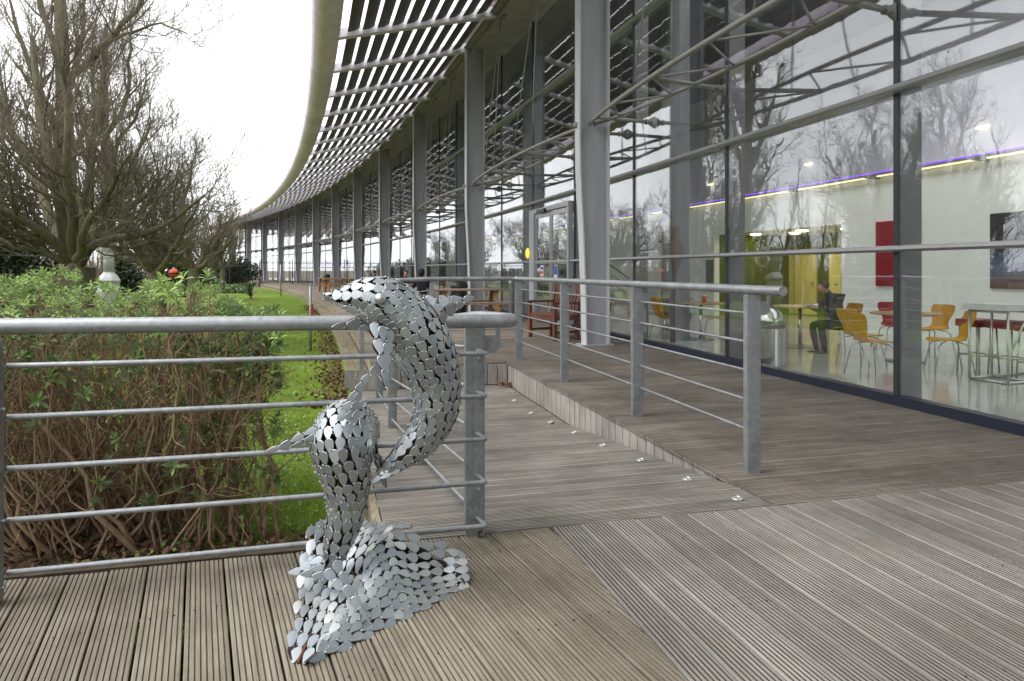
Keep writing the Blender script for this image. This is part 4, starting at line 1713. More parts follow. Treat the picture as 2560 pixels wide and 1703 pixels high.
def plated_tube(sk, path, row=0.034, around=0.031, ln=0.052, wd=0.040, tilt=0.10, skip0=0.0):
    """path rows: px, py, radius px, distance; runs from head to tail"""
    C = []
    for x, y, r, d in path:
        w = W(x, y, d)
        C.append([w[0], w[1], w[2], r * d / FPX])
    D = catmull(C, 14)
    seg = np.linalg.norm(np.diff(D[:, :3], axis=0), axis=1)
    cum = np.concatenate([[0], np.cumsum(seg)])
    tot = cum[-1]
    # frame carried along the path without twist
    TT = np.gradient(D[:, :3], axis=0)
    TT /= np.linalg.norm(TT, axis=1, keepdims=True) + 1e-9
    SS = np.zeros_like(TT)
    s = np.array([1.0, 0.2, 0.1])
    for q in range(len(TT)):
        s = s - TT[q] * (s @ TT[q])
        s /= np.linalg.norm(s) + 1e-9
        SS[q] = s
    l = skip0
    i = 0
    while l < tot:
        c = np.array([np.interp(l, cum, D[:, q]) for q in range(4)])
        e = 0.012
        c2 = np.array([np.interp(min(tot, l + e), cum, D[:, q]) for q in range(4)])
        c1 = np.array([np.interp(max(0, l - e), cum, D[:, q]) for q in range(4)])
        t = c2[:3] - c1[:3]
        t /= np.linalg.norm(t) + 1e-9
        dr = (c2[3] - c1[3]) / (2 * e)
        s = np.array([np.interp(l, cum, SS[:, q]) for q in range(3)])
        s = s - t * (s @ t)
        s /= np.linalg.norm(s)
        u = np.cross(t, s)
        r = max(0.006, c[3])
        k = max(4, int(round(2 * math.pi * r / around)))
        aw = min(wd, 2 * math.pi * r / k * 0.93)
        al_ = ln * min(1.0, 0.6 + r / 0.12)
        for j in range(k):
            a = 2 * math.pi * (j + 0.5 * (i % 2)) / k + rng.normal(0, 0.03)
            n_ = s * math.cos(a) + u * math.sin(a)
            nn = n_ - t * dr
            sk.plate(c[:3] + n_ * r, nn, t + n_ * dr, al_, aw, tilt)
        kap = np.linalg.norm(np.array([np.interp(l + 0.01, cum, TT[:, q]) - np.interp(l - 0.01, cum, TT[:, q]) for q in range(3)])) / 0.02
        l += row * min(1.0, 0.55 + r / 0.12) / (1 + 1.1 * min(11.0, kap) * r)
        i += 1
    core = [tuple(D[q, :3]) for q in range(0, len(D), 6)]
    sk.core.tube(core, 0.006, 6)
    return D


def plated_fin(sk, A, B, T, nrow, thick=0.012, w0=0.04, curve=None, sides=(1, -1), face=0.0):
    A, B, T = W(*A), W(*B), W(*T)
    n_ = np.cross(B - A, T - A)
    n_ /= np.linalg.norm(n_)
    if n_ @ (CAMP - A) < 0:
        n_ = -n_
    if face:
        v = (CAMP - A) * np.array([1, 1, 0.1])
        v = v + np.array([0.8, 0, 0])
        n_ = n_ + face * v / np.linalg.norm(v)
        n_ /= np.linalg.norm(n_)
    L = np.linalg.norm(T - (A + B) / 2)
    wroot = np.linalg.norm(B - A)
    cv = np.zeros(3) if curve is None else np.array(curve)
    for sd in sides:
        for i in range(nrow):
            v = (i + 0.45) / (nrow + 0.1)
            wv = wroot * (1 - v * 0.92) * (1.0 if v > 0.2 else 1.0)
            k = max(1, int(round(wv / (w0 * 0.78))))
            for j in range(k):
                u = (j + 0.5) / k
                P = (A * (1 - u) + B * u) * (1 - v) + T * v + cv * (v * (1 - v)) * 4 * 0.25
                tdir = T - (A * (1 - u) + B * u)
                nd = n_ * sd
                bulge = thick * (1 - abs(2 * u - 1) ** 2) * (1 - v)
                nd2 = nd + (B - A) / (wroot + 1e-6) * (2 * u - 1) * 0.35
                sk.plate(P + nd * (bulge + 0.004), nd2, tdir, L / nrow * 1.12, min(w0, wv / k * 1.1), 0.06)


# --- wave base
wave = Skin('wave_base')
top = [[(719, 1655, 2.05), (745, 1657, 2.045), (772, 1656, 2.03)],
       [(735, 1560, 2.20), (780, 1570, 2.185), (826, 1573, 2.17)],
       [(749, 1465, 2.38), (806, 1490, 2.32), (862, 1522, 2.26)],
       [(752, 1430, 2.43), (828, 1442, 2.42), (903, 1449, 2.38)],
       [(760, 1380, 2.49), (846, 1388, 2.50), (929, 1378, 2.47)],
       [(772, 1330, 2.55), (866, 1345, 2.56), (954, 1347, 2.53)],
       [(790, 1308, 2.62), (888, 1315, 2.63), (986, 1321, 2.60)],
       [(815, 1300, 2.68), (925, 1303, 2.68), (1034, 1315, 2.66)]]


def patch_eval(Gd):
    Gd = np.array(Gd)

    def f(u, v):
        nu, nv = Gd.shape[0] - 1, Gd.shape[1] - 1
        a = min(nu - 1e-6, max(0, u * nu))
        b = min(nv - 1e-6, max(0, v * nv))
        i, j = int(a), int(b)
        p, q = a - i, b - j
        return (Gd[i, j] * (1 - p) * (1 - q) + Gd[i + 1, j] * p * (1 - q) + Gd[i, j + 1] * (1 - p) * q + Gd[i + 1, j + 1] * p * q)
    return f


def plate_patch(sk, f, row, across, ln, wd, udir=-1, outward=None, tilt=0.05):
    """rows along u; plates point along udir*u"""
    N_ = 60
    mid = np.array([f(k / N_, 0.5) for k in range(N_ + 1)])
    cum = np.concatenate([[0], np.cumsum(np.linalg.norm(np.diff(mid, axis=0), axis=1))])
    l = row * 0.5
    i = 0
    while l < cum[-1]:
        u = np.interp(l, cum, np.arange(N_ + 1) / N_)
        ends = np.array([f(u, k / 20) for k in range(21)])
        wl = np.concatenate([[0], np.cumsum(np.linalg.norm(np.diff(ends, axis=0), axis=1))])
        k = max(1, int(round(wl[-1] / across)))
        for j in range(k + (i % 2)):
            q = (j + 0.5 - 0.5 * (i % 2)) / k
            q = min(0.985, max(0.015, q))
            v = np.interp(q * wl[-1], wl, np.arange(21) / 20)
            p = f(u, v)
            du = f(min(1, u + .02), v) - f(max(0, u - .02), v)
            dv = f(u, min(1, v + .02)) - f(u, max(0, v - .02))
            n_ = np.cross(du, dv)
            if n_ @ outward < 0:
                n_ = -n_
            sk.plate(p, n_, du * udir, ln, min(wd, wl[-1] / k * 0.93), tilt)
        l += row
        i += 1


TG = np.array([[W(*q) for q in r] for r in top])
# hollow the top like a breaking wave
for i in range(2, 7):
    TG[i, 1, 2] -= 0.018
plate_patch(wave, patch_eval(TG), 0.058, 0.037, 0.065, 0.037, -1, np.array([-0.3, -0.6, 1.0]))
bot = [(748, 1664), (812, 1640), (874, 1614), (930, 1585), (985, 1557), (1030, 1535), (1080, 1510), (1130, 1483), (1166, 1462)]
crest = [(772, 1656, 2.03), (826, 1573, 2.17), (862, 1522, 2.26), (903, 1449, 2.38), (929, 1378, 2.47), (986, 1323, 2.60), (1060, 1352, 2.62), (1130, 1366, 2.65), (1156, 1388, 2.66)]
SG = []
for i, ((bx, by), c) in enumerate(zip(bot, crest)):
    b_ = G(bx, by, 0.006)
    t_ = W(*c)
    row = []
    for q in (0, 1 / 3, 2 / 3, 1.0):
        p = b_ * (1 - q) + t_ * q
        bow = {4: 0.012, 5: -0.02, 6: -0.06, 7: -0.05}.get(i, 0.012) * math.sin(math.pi * q)
        p = p + np.array([0.55, -0.6, 0.45]) * bow
        row.append(p)
    SG.append(row)
SG = np.array(SG)
plate_patch(wave, patch_eval(SG), 0.050, 0.036, 0.055, 0.036, -1, np.array([0.5, -0.8, 0.3]))
# hidden left and rear sides
bl = [G(722, 1658, 0.004), np.array([-0.685, 2.25, 0.0]), np.array([-0.715, 2.5, 0.0]), np.array([-0.71, 2.66, 0.0])]
tl = [TG[0, 0] + [.01, .03, -.004], TG[2, 0] + [.03, .03, -.03], TG[5, 0] + [.03, -.02, -.04], TG[7, 0] + [.02, -.04, -.04]]
plate_patch(wave, patch_eval([[a * (1 - q) + b * q for q in (0, .5, 1)] for a, b in zip(bl, tl)]), 0.055, 0.04, 0.06, 0.042, -1, np.array([-1, 0, 0.2]))
bb = [np.array([-0.71, 2.66, 0.0]), np.array([-0.55, 2.72, 0]), np.array([-0.30, 2.68, 0]), G(1160, 1461, 0.006)]
tb = [TG[7, 0] + [.02, -.04, -.04], TG[7, 1] + [0, -.04, -.045], TG[7, 2] + [0, -.05, -.05], W(1140, 1425, 2.62)]
plate_patch(wave, patch_eval([[a * (1 - q) + b * q for q in (0, .5, 1)] for a, b in zip(bb, tb)]), 0.055, 0.04, 0.06, 0.042, -1, np.array([0, 1, 0.3]))
# the small spur at the right-hand toe
plated_fin(wave, (1118, 1440, 2.60), (1128, 1478, 2.57), (1166, 1452, 2.58), 2, 0.006)
wave.core.tube([tuple(TG[0, 1]), tuple(TG[3, 1] - [0, 0, .03]), tuple(TG[7, 1] - [0, 0, .03])], 0.006, 6)
wave.finish(92)

# --- leaping dolphin, arched over
d1 = Skin('leaping_dolphin')
path1 = [(822, 742, 9, 2.36), (850, 743, 20, 2.37), (885, 744, 38, 2.39), (925, 747, 55, 2.41), (965, 764, 67, 2.43), (1005, 797, 72, 2.45), (1045, 847, 73, 2.46),
         (1073, 902, 68, 2.47), (1090, 962, 59, 2.48), (1090, 1020, 54, 2.48), (1068, 1076, 46, 2.48), (1030, 1122, 37, 2.47), (985, 1158, 23, 2.46), (948, 1186, 11, 2.45)]
plated_tube(d1, [(x, y, r * 1.05, d) for x, y, r, d in path1], 0.0425, 0.038, 0.0475, 0.0385, 0.04)
plated_fin(d1, (922, 806, 2.31), (985, 838, 2.33), (963, 968, 2.25), 4, 0.018, 0.044)
plated_fin(d1, (935, 778, 2.50), (930, 832, 2.50), (824, 818, 2.44), 3, 0.02, 0.046, face=0.5)
plated_fin(d1, (1052, 742, 2.47), (1108, 806, 2.48), (1190, 742, 2.50), 4, 0.014, 0.046, face=0.5)
plated_fin(d1, (990, 1140, 2.46), (1000, 1185, 2.44), (924, 1210, 2.42), 3, 0.008, 0.03)
plated_fin(d1, (940, 1130, 2.52), (960, 1165, 2.52), (965, 1220, 2.50), 2, 0.006, 0.03)
plated_fin(d1, (925, 772, 2.36), (928, 806, 2.37), (824, 752, 2.35), 3, 0.016, 0.03)
b1 = d1.finish(118)
e = W(951, 747, 2.318)
MB().ball(tuple(e), 0.021, 16, 12).build('eye', M_['zinc'], b1, True)

# --- second dolphin, upright, seen from behind
d2 = Skin('upright_dolphin')
path2 = [(908, 1205, 9, 2.80), (902, 1160, 24, 2.79), (894, 1115, 46, 2.75), (884, 1084, 63, 2.67), (872, 1073, 72, 2.57), (862, 1084, 77, 2.48), (857, 1112, 79, 2.43), (858, 1150, 72, 2.41), (864, 1192, 61, 2.41),
         (868, 1240, 53, 2.42), (864, 1290, 46, 2.42), (850, 1342, 38, 2.41), (834, 1392, 26, 2.41), (820, 1432, 14, 2.41)]
plated_tube(d2, path2, 0.047, 0.0365, 0.054, 0.037, 0.04)
plated_fin(d2, (790, 1062, 2.38), (790, 1116, 2.38), (658, 1131, 2.34), 4, 0.012, 0.032, face=0.6)
plated_fin(d2, (842, 1052, 2.30), (898, 1046, 2.32), (942, 912, 2.36), 6, 0.006, 0.032, curve=(-0.06, 0, 0.02), face=0.5)
plated_fin(d2, (928, 1085, 2.46), (934, 1130, 2.46), (966, 1222, 2.44), 3, 0.008, 0.026)
plated_fin(d2, (800, 1385, 2.38), (815, 1452, 2.34), (718, 1432, 2.36), 3, 0.014, 0.034, face=0.8)
plated_fin(d2, (808, 1440, 2.35), (850, 1398, 2.385), (926, 1556, 2.205), 5, 0.012, 0.036, sides=(1,), face=1.3)
d2.finish(88)

# ================================================================== PLANTING
def interp_rows(P, idx):
    B, k = P.shape[:2]
    i = np.clip(idx.astype(int), 0, k - 2)
    f = idx - i
    r = np.arange(B)
    return P[r, i] * (1 - f)[..., None] + P[r, i + 1] * f[..., None] if P.ndim == 3 else P[r, i] * (1 - f) + P[r, i + 1] * f


def sprout(g, P, R, n, L, ang, k, ratio, rmin, up, wig, t0=0.25, taper=0.75, tip=0.0):
    """n children on every branch of P -> (P2, R2)"""
    B, kk = P.shape[:2]
    P = np.repeat(P, n, axis=0)
    R = np.repeat(R, n, axis=0)
    M = len(P)
    t = g.uniform(t0, 1.0, M)
    idx = t * (kk - 1)
    pos = interp_rows(P, idx)
    rad = interp_rows(R, idx)
    i = np.clip(idx.astype(int), 0, kk - 2)
    T = P[np.arange(M), i + 1] - P[np.arange(M), i]
    T /= np.linalg.norm(T, axis=1, keepdims=True) + 1e-9
    Q = g.normal(0, 1, (M, 3))
    Q -= T * np.sum(Q * T, axis=1, keepdims=True)
    Q /= np.linalg.norm(Q, axis=1, keepdims=True) + 1e-9
    a = np.radians(g.uniform(ang[0], ang[1], M))[:, None]
    D = T * np.cos(a) + Q * np.sin(a)
    ln = g.uniform(L[0], L[1], M) * (1 - 0.35 * t)
    r0 = np.maximum(rmin, rad * ratio * g.uniform(0.8, 1.1, M))
    r0 = np.minimum(r0, np.maximum(rmin, rad * 0.95))
    out = np.zeros((M, k, 3))
    out[:, 0] = pos
    for j in range(1, k):
        D = D + np.array([0, 0, up]) + g.normal(0, wig, (M, 3))
        D /= np.linalg.norm(D, axis=1, keepdims=True) + 1e-9
        out[:, j] = out[:, j - 1] + D * (ln / (k - 1))[:, None]
    rr = r0[:, None] * (1 - taper * np.linspace(0, 1, k))[None, :]
    return out, np.maximum(rr, rmin * 0.6)


def resample(pts, k):
    pts = np.asarray(pts, float)
    c = catmull(pts, 8)
    l = np.concatenate([[0], np.cumsum(np.linalg.norm(np.diff(c, axis=0), axis=1))])
    return np.stack([np.interp(np.linspace(0, l[-1], k), l, c[:, q]) for q in range(3)], axis=1)


def tree(label, base, seed, trunk, limbs, levels, mat_b, mat_t, group=None, name='bare_tree'):
    """trunk: (polyline, r0, r1); limbs: list of (polyline, r0, r1); levels: sprout settings"""
    g = np.random.default_rng(seed)
    e = empty(name, base, 0, label, 'tree', group)
    off = np.array(base, float)
    wood, twig = NP(), NP()
    tp = resample(trunk[0], 10)
    tr = np.linspace(trunk[1], trunk[2], 10)
    tr[0] *= 1.35
    tr[1] *= 1.1
    V, F = tubes_np(tp[None] - off, tr[None], 12)
    tk = NP()
    tk.add(V, F)
    link('trunk', tk.mesh('trunk', mat_b, True), e)
    P = np.stack([resample(l[0], 10) for l in limbs])
    P[:, 1:-1] += g.normal(0, 0.03, P[:, 1:-1].shape)
    R = np.stack([np.linspace(l[1] * 0.82, l[2] * 0.8, 10) for l in limbs])
    V, F = tubes_np(P - off, R, 8)
    wood.add(V, F)
    nl = len(levels)
    for q, lv in enumerate(levels):
        allP = None
        src = [(P, R)]
        P2, R2 = sprout(g, P, R, **lv['s'])
        if lv.get('also_prev') is not None:
            P3, R3 = sprout(g, *lv_prev, **lv['also_prev'])
            if P3.shape[1] == P2.shape[1]:
                P2, R2 = np.concatenate([P2, P3]), np.concatenate([R2, R3])
        V, F = tubes_np(P2 - off, R2, lv['n'])
        (wood if q == 0 else twig).add(V, F)
        lv_prev = (P, R)
        P, R = P2, R2
    link('limbs', wood.mesh('limbs', mat_b, True), e)
    t = link('crown', twig.mesh('crown', mat_t, False), e)
    tag(t, kind='stuff')
    return e


def pollard_limbs(g, base, h, n, L, spread, r0):
    out = []
    for i in range(n):
        a = 2 * math.pi * (i + g.uniform(-.3, .3)) / n
        el = g.uniform(*spread)
        d = np.array([math.cos(a) * math.cos(el), math.sin(a) * math.cos(el), math.sin(el)])
        p = np.array(base) + np.array([0, 0, h * g.uniform(0.85, 1.0)])
        pts = [p]
        ln = g.uniform(*L)
        for j in range(4):
            d = d + np.array([0, 0, 0.22]) + g.normal(0, 0.12, 3)
            d /= np.linalg.norm(d)
            p = p + d * ln / 4
            pts.append(p)
        out.append((pts, r0 * g.uniform(.7, 1.0), r0 * 0.22))
    return out


LV = lambda a, b, c, rm: [
    dict(s=dict(n=a, L=(1.1, 2.3), ang=(25, 65), k=7, ratio=0.45, rmin=0.009, up=0.20, wig=0.12, t0=0.12), n=5),
    dict(s=dict(n=b, L=(0.5, 1.2), ang=(25, 70), k=5, ratio=0.55, rmin=rm * 1.25, up=0.24, wig=0.15, t0=0.1), n=3),
    dict(s=dict(n=c, L=(0.18, 0.5), ang=(25, 75), k=4, ratio=0.6, rmin=rm, up=0.20, wig=0.2, t0=0.1), n=3)]

# nearest tree: short thick bole, long low limbs towards the building
B1 = np.array([-8.2, 12.6, LAWN_Z])
wl = lambda pts: [W(x, y, d) for x, y, d in pts]
limbs1 = [
    (wl([(200, 660, 12.5), (232, 612, 12.3), (300, 597, 12.1), (372, 578, 12.0), (450, 536, 11.9), (512, 488, 11.9)]), 0.115, 0.03),
    (wl([(198, 650, 12.7), (235, 590, 12.8), (298, 532, 12.9), (385, 478, 13.0), (430, 425, 13.1)]), 0.13, 0.03),
    (wl([(175, 650, 12.6), (158, 560, 12.4), (140, 470, 12.2), (118, 360, 12.2), (92, 230, 12.3), (80, 90, 12.4)]), 0.17, 0.05),
    (wl([(190, 650, 12.7), (205, 545, 13.0), (222, 440, 13.2), (240, 330, 13.3), (246, 200, 13.4)]), 0.14, 0.04),
    (wl([(180, 650, 12.5), (120, 590, 12.0), (40, 540, 11.5), (-60, 500, 11.2), (-160, 430, 11.0)]), 0.12, 0.03),
    (wl([(170, 655, 12.5), (90, 625, 12.2), (-10, 600, 12.0), (-120, 560, 11.9)]), 0.09, 0.025),
    (wl([(165, 640, 12.8), (130, 540, 13.4), (70, 420, 13.9), (10, 290, 14.2), (-40, 120, 14.4)]), 0.15, 0.045),
    (wl([(185, 640, 12.4), (178, 520, 11.8), (165, 400, 11.4), (170, 270, 11.2), (160, 120, 11.1)]), 0.12, 0.035),
    (wl([(190, 650, 12.2), (225, 560, 11.5), (280, 470, 11.0), (330, 380, 10.8)]), 0.10, 0.03),
    (wl([(190, 640, 13.0), (250, 540, 13.8), (330, 420, 14.3), (380, 300, 14.6)]), 0.11, 0.03)]
tree('wide spreading bare tree nearest the railing, its low limb reaching right', B1, 11, ([B1 + [0, 0, -0.1], B1 + [0.02, 0, 0.7], B1 + [0.05, 0, 1.55]], 0.36, 0.30), limbs1,
     LV(13, 11, 8, 0.0038), M_['bark'], M_['twig'], 'bare trees along the lawn')

g0 = np.random.default_rng(5)
DSC = 1.55          # how much farther off the two tall trees stand
Wd = lambda x, y, d: W(x, y, d * DSC)
wd = lambda pts: [Wd(x, y, d) for x, y, d in pts]


def LVd(a, b, c, rm):
    L_ = LV(a, b, c, rm)
    for q in L_:
        q['s']['L'] = tuple(k * 1.4 for k in q['s']['L'])
    return L_


# tall tree right behind it
B = np.array([-10.6 * 1.55, 16.2 * 1.55, LAWN_Z])
tl = [(wd([(190, 180, 16.0), (232, 140, 15.6), (275, 100, 15.2), (330, 40, 14.9), (372, -20, 14.7), (440, -30, 14.5)]), 0.12 * DSC, 0.03 * DSC),
      (wd([(270, 105, 15.2), (330, 80, 15.0), (400, 60, 14.8), (470, 85, 14.6)]), 0.05 * DSC, 0.015 * DSC),
      (wd([(160, 420, 16.1), (205, 330, 15.8), (250, 230, 15.6), (262, 90, 15.6)]), 0.10 * DSC, 0.03 * DSC),
      (wd([(150, 360, 16.2), (110, 250, 16.0), (60, 130, 15.8), (20, -20, 15.6)]), 0.12 * DSC, 0.03 * DSC),
      (wd([(165, 250, 16.2), (200, 120, 16.3), (215, -30, 16.5)]), 0.11 * DSC, 0.03 * DSC),
      (wd([(150, 160, 16.2), (105, 20, 16.4), (80, -160, 16.6)]), 0.11 * DSC, 0.03 * DSC),
      (wd([(150, 480, 16.2), (90, 400, 16.5), (20, 330, 16.9), (-60, 230, 17.2)]), 0.10 * DSC, 0.03 * DSC)]
tree('tall straight bare tree behind the nearest spreading tree', B, 21, ([B + [0, 0, -0.1], Wd(170, 500, 16.2), Wd(160, 250, 16.2), Wd(150, 0, 16.3), Wd(140, -180, 16.4)], 0.40, 0.15), tl,
     LVd(11, 9, 7, 0.0065), M_['bark'], M_['twig'], 'bare trees along the lawn')
B = np.array([-11.5 * 1.4, 19.2 * 1.4, LAWN_Z])
DSC = 1.4
tl = [(wd([(268, 380, 19.0), (262, 280, 19.0), (262, 180, 18.9), (266, 60, 18.8)]), 0.14 * DSC, 0.06 * DSC),
      (wd([(270, 330, 19.0), (310, 270, 18.7), (325, 170, 18.5), (330, 60, 18.5)]), 0.10 * DSC, 0.03 * DSC),
      (wd([(262, 320, 19.0), (235, 240, 19.3), (228, 120, 19.4)]), 0.10 * DSC, 0.03 * DSC),
      (wd([(266, 430, 19.0), (300, 350, 18.4), (345, 280, 18.0), (365, 200, 17.9)]), 0.09 * DSC, 0.03 * DSC),
      (wd([(266, 460, 19.0), (220, 400, 19.3), (190, 300, 19.6)]), 0.09 * DSC, 0.03 * DSC)]
tree('slim many-stemmed bare tree between the first and second pollards', B, 31, ([B + [0, 0, -0.1], Wd(270, 520, 19.2), Wd(268, 350, 19.0)], 0.31, 0.22), tl,
     LVd(10, 9, 7, 0.0065), M_['bark'], M_['twig'], 'bare trees along the lawn')
rows = [(390, 22.0, 0.30, (2.6, 4.0), 11, 'second pollarded bare tree of the row along the lawn', (9, 8, 6), 0.006, 1.45),
        (482, 32.0, 0.30, (2.5, 3.8), 10, 'third pollarded bare tree of the row, beside the orange buoy', (8, 7, 6), 0.008, 1.6),
        (530, 44.0, 0.28, (2.6, 3.8), 9, 'fourth bare tree of the row, thin trunk near the far fence', (7, 6, 6), 0.010, 1.6),
        (556, 60.0, 0.28, (2.8, 4.0), 9, 'farthest bare tree of the row, in front of the iron fence', (7, 6, 5), 0.012, 1.6)]
for i, (px, d, r, L, nl, lab, lv, rm, th) in enumerate(rows):
    g = np.random.default_rng(100 + i)
    b = np.array([(px - 1280) * d / FPX, d, LAWN_Z])
    limbs = pollard_limbs(g, b, th, nl, L, (0.25, 1.25), r * 0.55)
    tree(lab, b, 200 + i, ([b + [0, 0, -0.1], b + [0.05, 0, th * 0.5], b + [0.02, 0.03, th]], r, r * 0.9), limbs, LV(*lv, rm), M_['bark'], M_['twig'], 'bare trees along the lawn')
# trees left of the frame, seen in the glass
for i, (X, Y, lab) in enumerate([(-8.6, 4.6, 'small bare tree left of the frame behind the hedge, mirrored in the glass')]):
    g = np.random.default_rng(300 + i)
    b = np.array([X, Y, LAWN_Z])
    limbs = pollard_limbs(g, b, 1.5, 10, (1.6, 2.5), (0.3, 1.2), 0.10)
    tree(lab, b, 310 + i, ([b + [0, 0, -0.1], b + [0.05, 0, 0.75], b + [0.02, 0.03, 1.5]], 0.20, 0.17), limbs, LV(8, 7, 5, 0.006), M_['bark'], M_['twig'], 'bare trees along the lawn')

# far wood: upright stems beyond the lawn, reads as one mass
g = np.random.default_rng(77)
NW = 400
sW = g.uniform(-70, 98, NW)
oW = 13 + 24 * g.random(NW) ** 1.2
tall = g.random(NW) < 0.5
hW = np.where(tall, g.uniform(4.5, 8.5, NW), g.uniform(2.0, 4.5, NW)) * np.where(sW > 30, 0.9, 1.0)
bases = np.array([arc(s, o, LAWN_Z - 0.05) for s, o in zip(sW, oW)])
k = 6
P = np.zeros((NW, k, 3))
P[:, 0] = bases
D = np.tile(np.array([0, 0, 1.0]), (NW, 1))
for j in range(1, k):
    D = D + g.normal(0, 0.06, (NW, 3))
    D /= np.linalg.norm(D, axis=1, keepdims=True)
    P[:, j] = P[:, j - 1] + D * (hW / (k - 1))[:, None]
R = (0.018 * hW)[:, None] * (1 - 0.85 * np.linspace(0, 1, k))[None]
wood = NP()
V, F = tubes_np(P, R, 5)
wood.add(V, F)
P2, R2 = sprout(g, P, R, 16, (0.9, 2.2), (15, 45), 5, 0.5, 0.011, 0.22, 0.08, 0.12)
V, F = tubes_np(P2, R2, 3)
wood.add(V, F)
P3, R3 = sprout(g, P2, R2, 7, (0.3, 0.9), (15, 55), 3, 0.6, 0.008, 0.3, 0.15, 0.1)
V, F = tubes_np(P3, R3, 3)
wood.add(V, F)
ob = link('far_wood', wood.mesh('far_wood', M_['bark_far']))
tag(ob, 'bare brown woodland beyond the lawn', 'woodland', kind='stuff')


# dense low thicket in front of the wood
g = np.random.default_rng(78)
NB_ = 2600
sW = g.uniform(-60, 75, NB_)
oW = 12.6 + 5.0 * g.random(NB_)
P = np.zeros((NB_, 5, 3))
P[:, 0] = np.array([arc(s, o, LAWN_Z - 0.05) for s, o in zip(sW, oW)])
D = g.normal(0, 0.35, (NB_, 3))
D[:, 2] = 1.0
hh = g.uniform(0.9, 2.3, NB_)
for j in range(1, 5):
    D = D + g.normal(0, 0.14, (NB_, 3))
    D[:, 2] = np.abs(D[:, 2])
    D /= np.linalg.norm(D, axis=1, keepdims=True)
    P[:, j] = P[:, j - 1] + D * (hh / 4)[:, None]
R = np.full((NB_, 5), 0.016) * (1 - 0.6 * np.linspace(0, 1, 5))[None]
th = NP()
V, F = tubes_np(P, R, 4)
th.add(V, F)
P2, R2 = sprout(g, P, R, 9, (0.4, 1.1), (20, 80), 4, 0.6, 0.008, 0.08, 0.25, 0.1)
V, F = tubes_np(P2, R2, 3)
th.add(V, F)
ob = link('thicket', th.mesh('thicket', M_['bark_far']))
tag(ob, 'dense brown thicket under the woodland beyond the lawn', 'undergrowth', kind='stuff')


def leaf_cloud(g, C, n_, size, aspect=0.5):
    """n_ pointed leaves at points C (n,3): 4-gon leaves folded a little"""
    nrm = g.normal(0, 1, (n_, 3))
    nrm[:, 2] = np.abs(nrm[:, 2]) + 0.3
    nrm /= np.linalg.norm(nrm, axis=1, keepdims=True)
    a = g.normal(0, 1, (n_, 3))
    a -= nrm * np.sum(a * nrm, axis=1, keepdims=True)
    a /= np.linalg.norm(a, axis=1, keepdims=True)
    b = np.cross(nrm, a)
    ln = size * g.uniform(0.6, 1.3, n_)[:, None]
    V = np.stack([C - a * ln * 0.5, C + b * ln * aspect * 0.5 - nrm * ln * 0.08, C + a * ln * 0.5, C - b * ln * aspect * 0.5 - nrm * ln * 0.08], axis=1)
    F = np.arange(n_ * 4).reshape(-1, 4)
    return V.reshape(-1, 3), F


def evergreen(label, blobs, count, size, seed, mat=None):
    g = np.random.default_rng(seed)
    c0 = np.array(blobs[0][0], float)
    base = np.array([c0[0], c0[1], LAWN_Z])
    e = empty('evergreen_shrub', base, 0, label, 'shrub')
    pts = []
    wsum = sum(r[0] * r[1] * r[2] for _, r in blobs)
    for c, r in blobs:
        m = int(count * r[0] * r[1] * r[2] / wsum)
        d = g.normal(0, 1, (m, 3))
        d /= np.linalg.norm(d, axis=1, keepdims=True)
        q = 1 + 0.16 * np.sin(d[:, :1] * 7 + d[:, 1:2] * 5) + 0.12 * np.sin(d[:, 2:3] * 11 + d[:, :1] * 9)
        pts.append(np.array(c) + d * np.array(r) * q * (g.random((m, 1)) ** 0.4))
    C = np.concatenate(pts)
    C = C[C[:, 2] > LAWN_Z + 0.03]
    V, F = leaf_cloud(g, C - base, len(C), size)
    f = link('foliage', np_mesh('foliage', V, F, mat or M_['dark_leaf']), e)
    tag(f, kind='stuff')
    st = MB()
    for c, r in blobs:
        for q in range(5):
            d = g.normal(0, 0.35, 3)
            st.tube([tuple(np.array([c[0] + d[0] * 0.3, c[1] + d[1] * 0.3, LAWN_Z]) - base), tuple(np.array(c) + d * np.array(r) - base)], [0.05, 0.015], 6)
    st.build('stems', M_['bark'], e)
    return e


evergreen('dark evergreen thicket at the left edge behind the spreading tree', [((-12.3, 14.6, 1.0), (1.9, 1.6, 1.7)), ((-11.0, 14.0, 0.55), (1.0, 1.1, 1.0)), ((-14.0, 15.5, 2.0), (1.8, 1.6, 2.2)), ((-11.9, 14.9, 2.3), (1.5, 1.2, 1.6)), ((-10.2, 13.8, 0.4), (0.7, 0.8, 0.75))], 42000, 0.15, 41)
evergreen('rounded dark ivy bush by the far iron fence', [((-25.6, 62, 1.0), (2.1, 1.6, 1.3)), ((-27.6, 61, 0.6), (1.7, 1.4, 1.0))], 7000, 0.28, 42)
evergreen('low yellowish green shrub at the end of the lawn', [((-19.5, 43.0, 0.1), (1.1, 1.0, 0.65)), ((-18.0, 43.5, -0.1), (0.9, 0.8, 0.4))], 4000, 0.20, 43, M_['hedge_leaf'])
evergreen('dark holly bush behind the third pollard', [((-18.5, 38.0, 0.7), (1.2, 1.1, 1.2))], 4500, 0.22, 44)
evergreen('dark ivy clad bush behind the white pillar', [((-14.2, 24.5, 0.6), (0.8, 0.8, 1.3))], 3500, 0.17, 45)


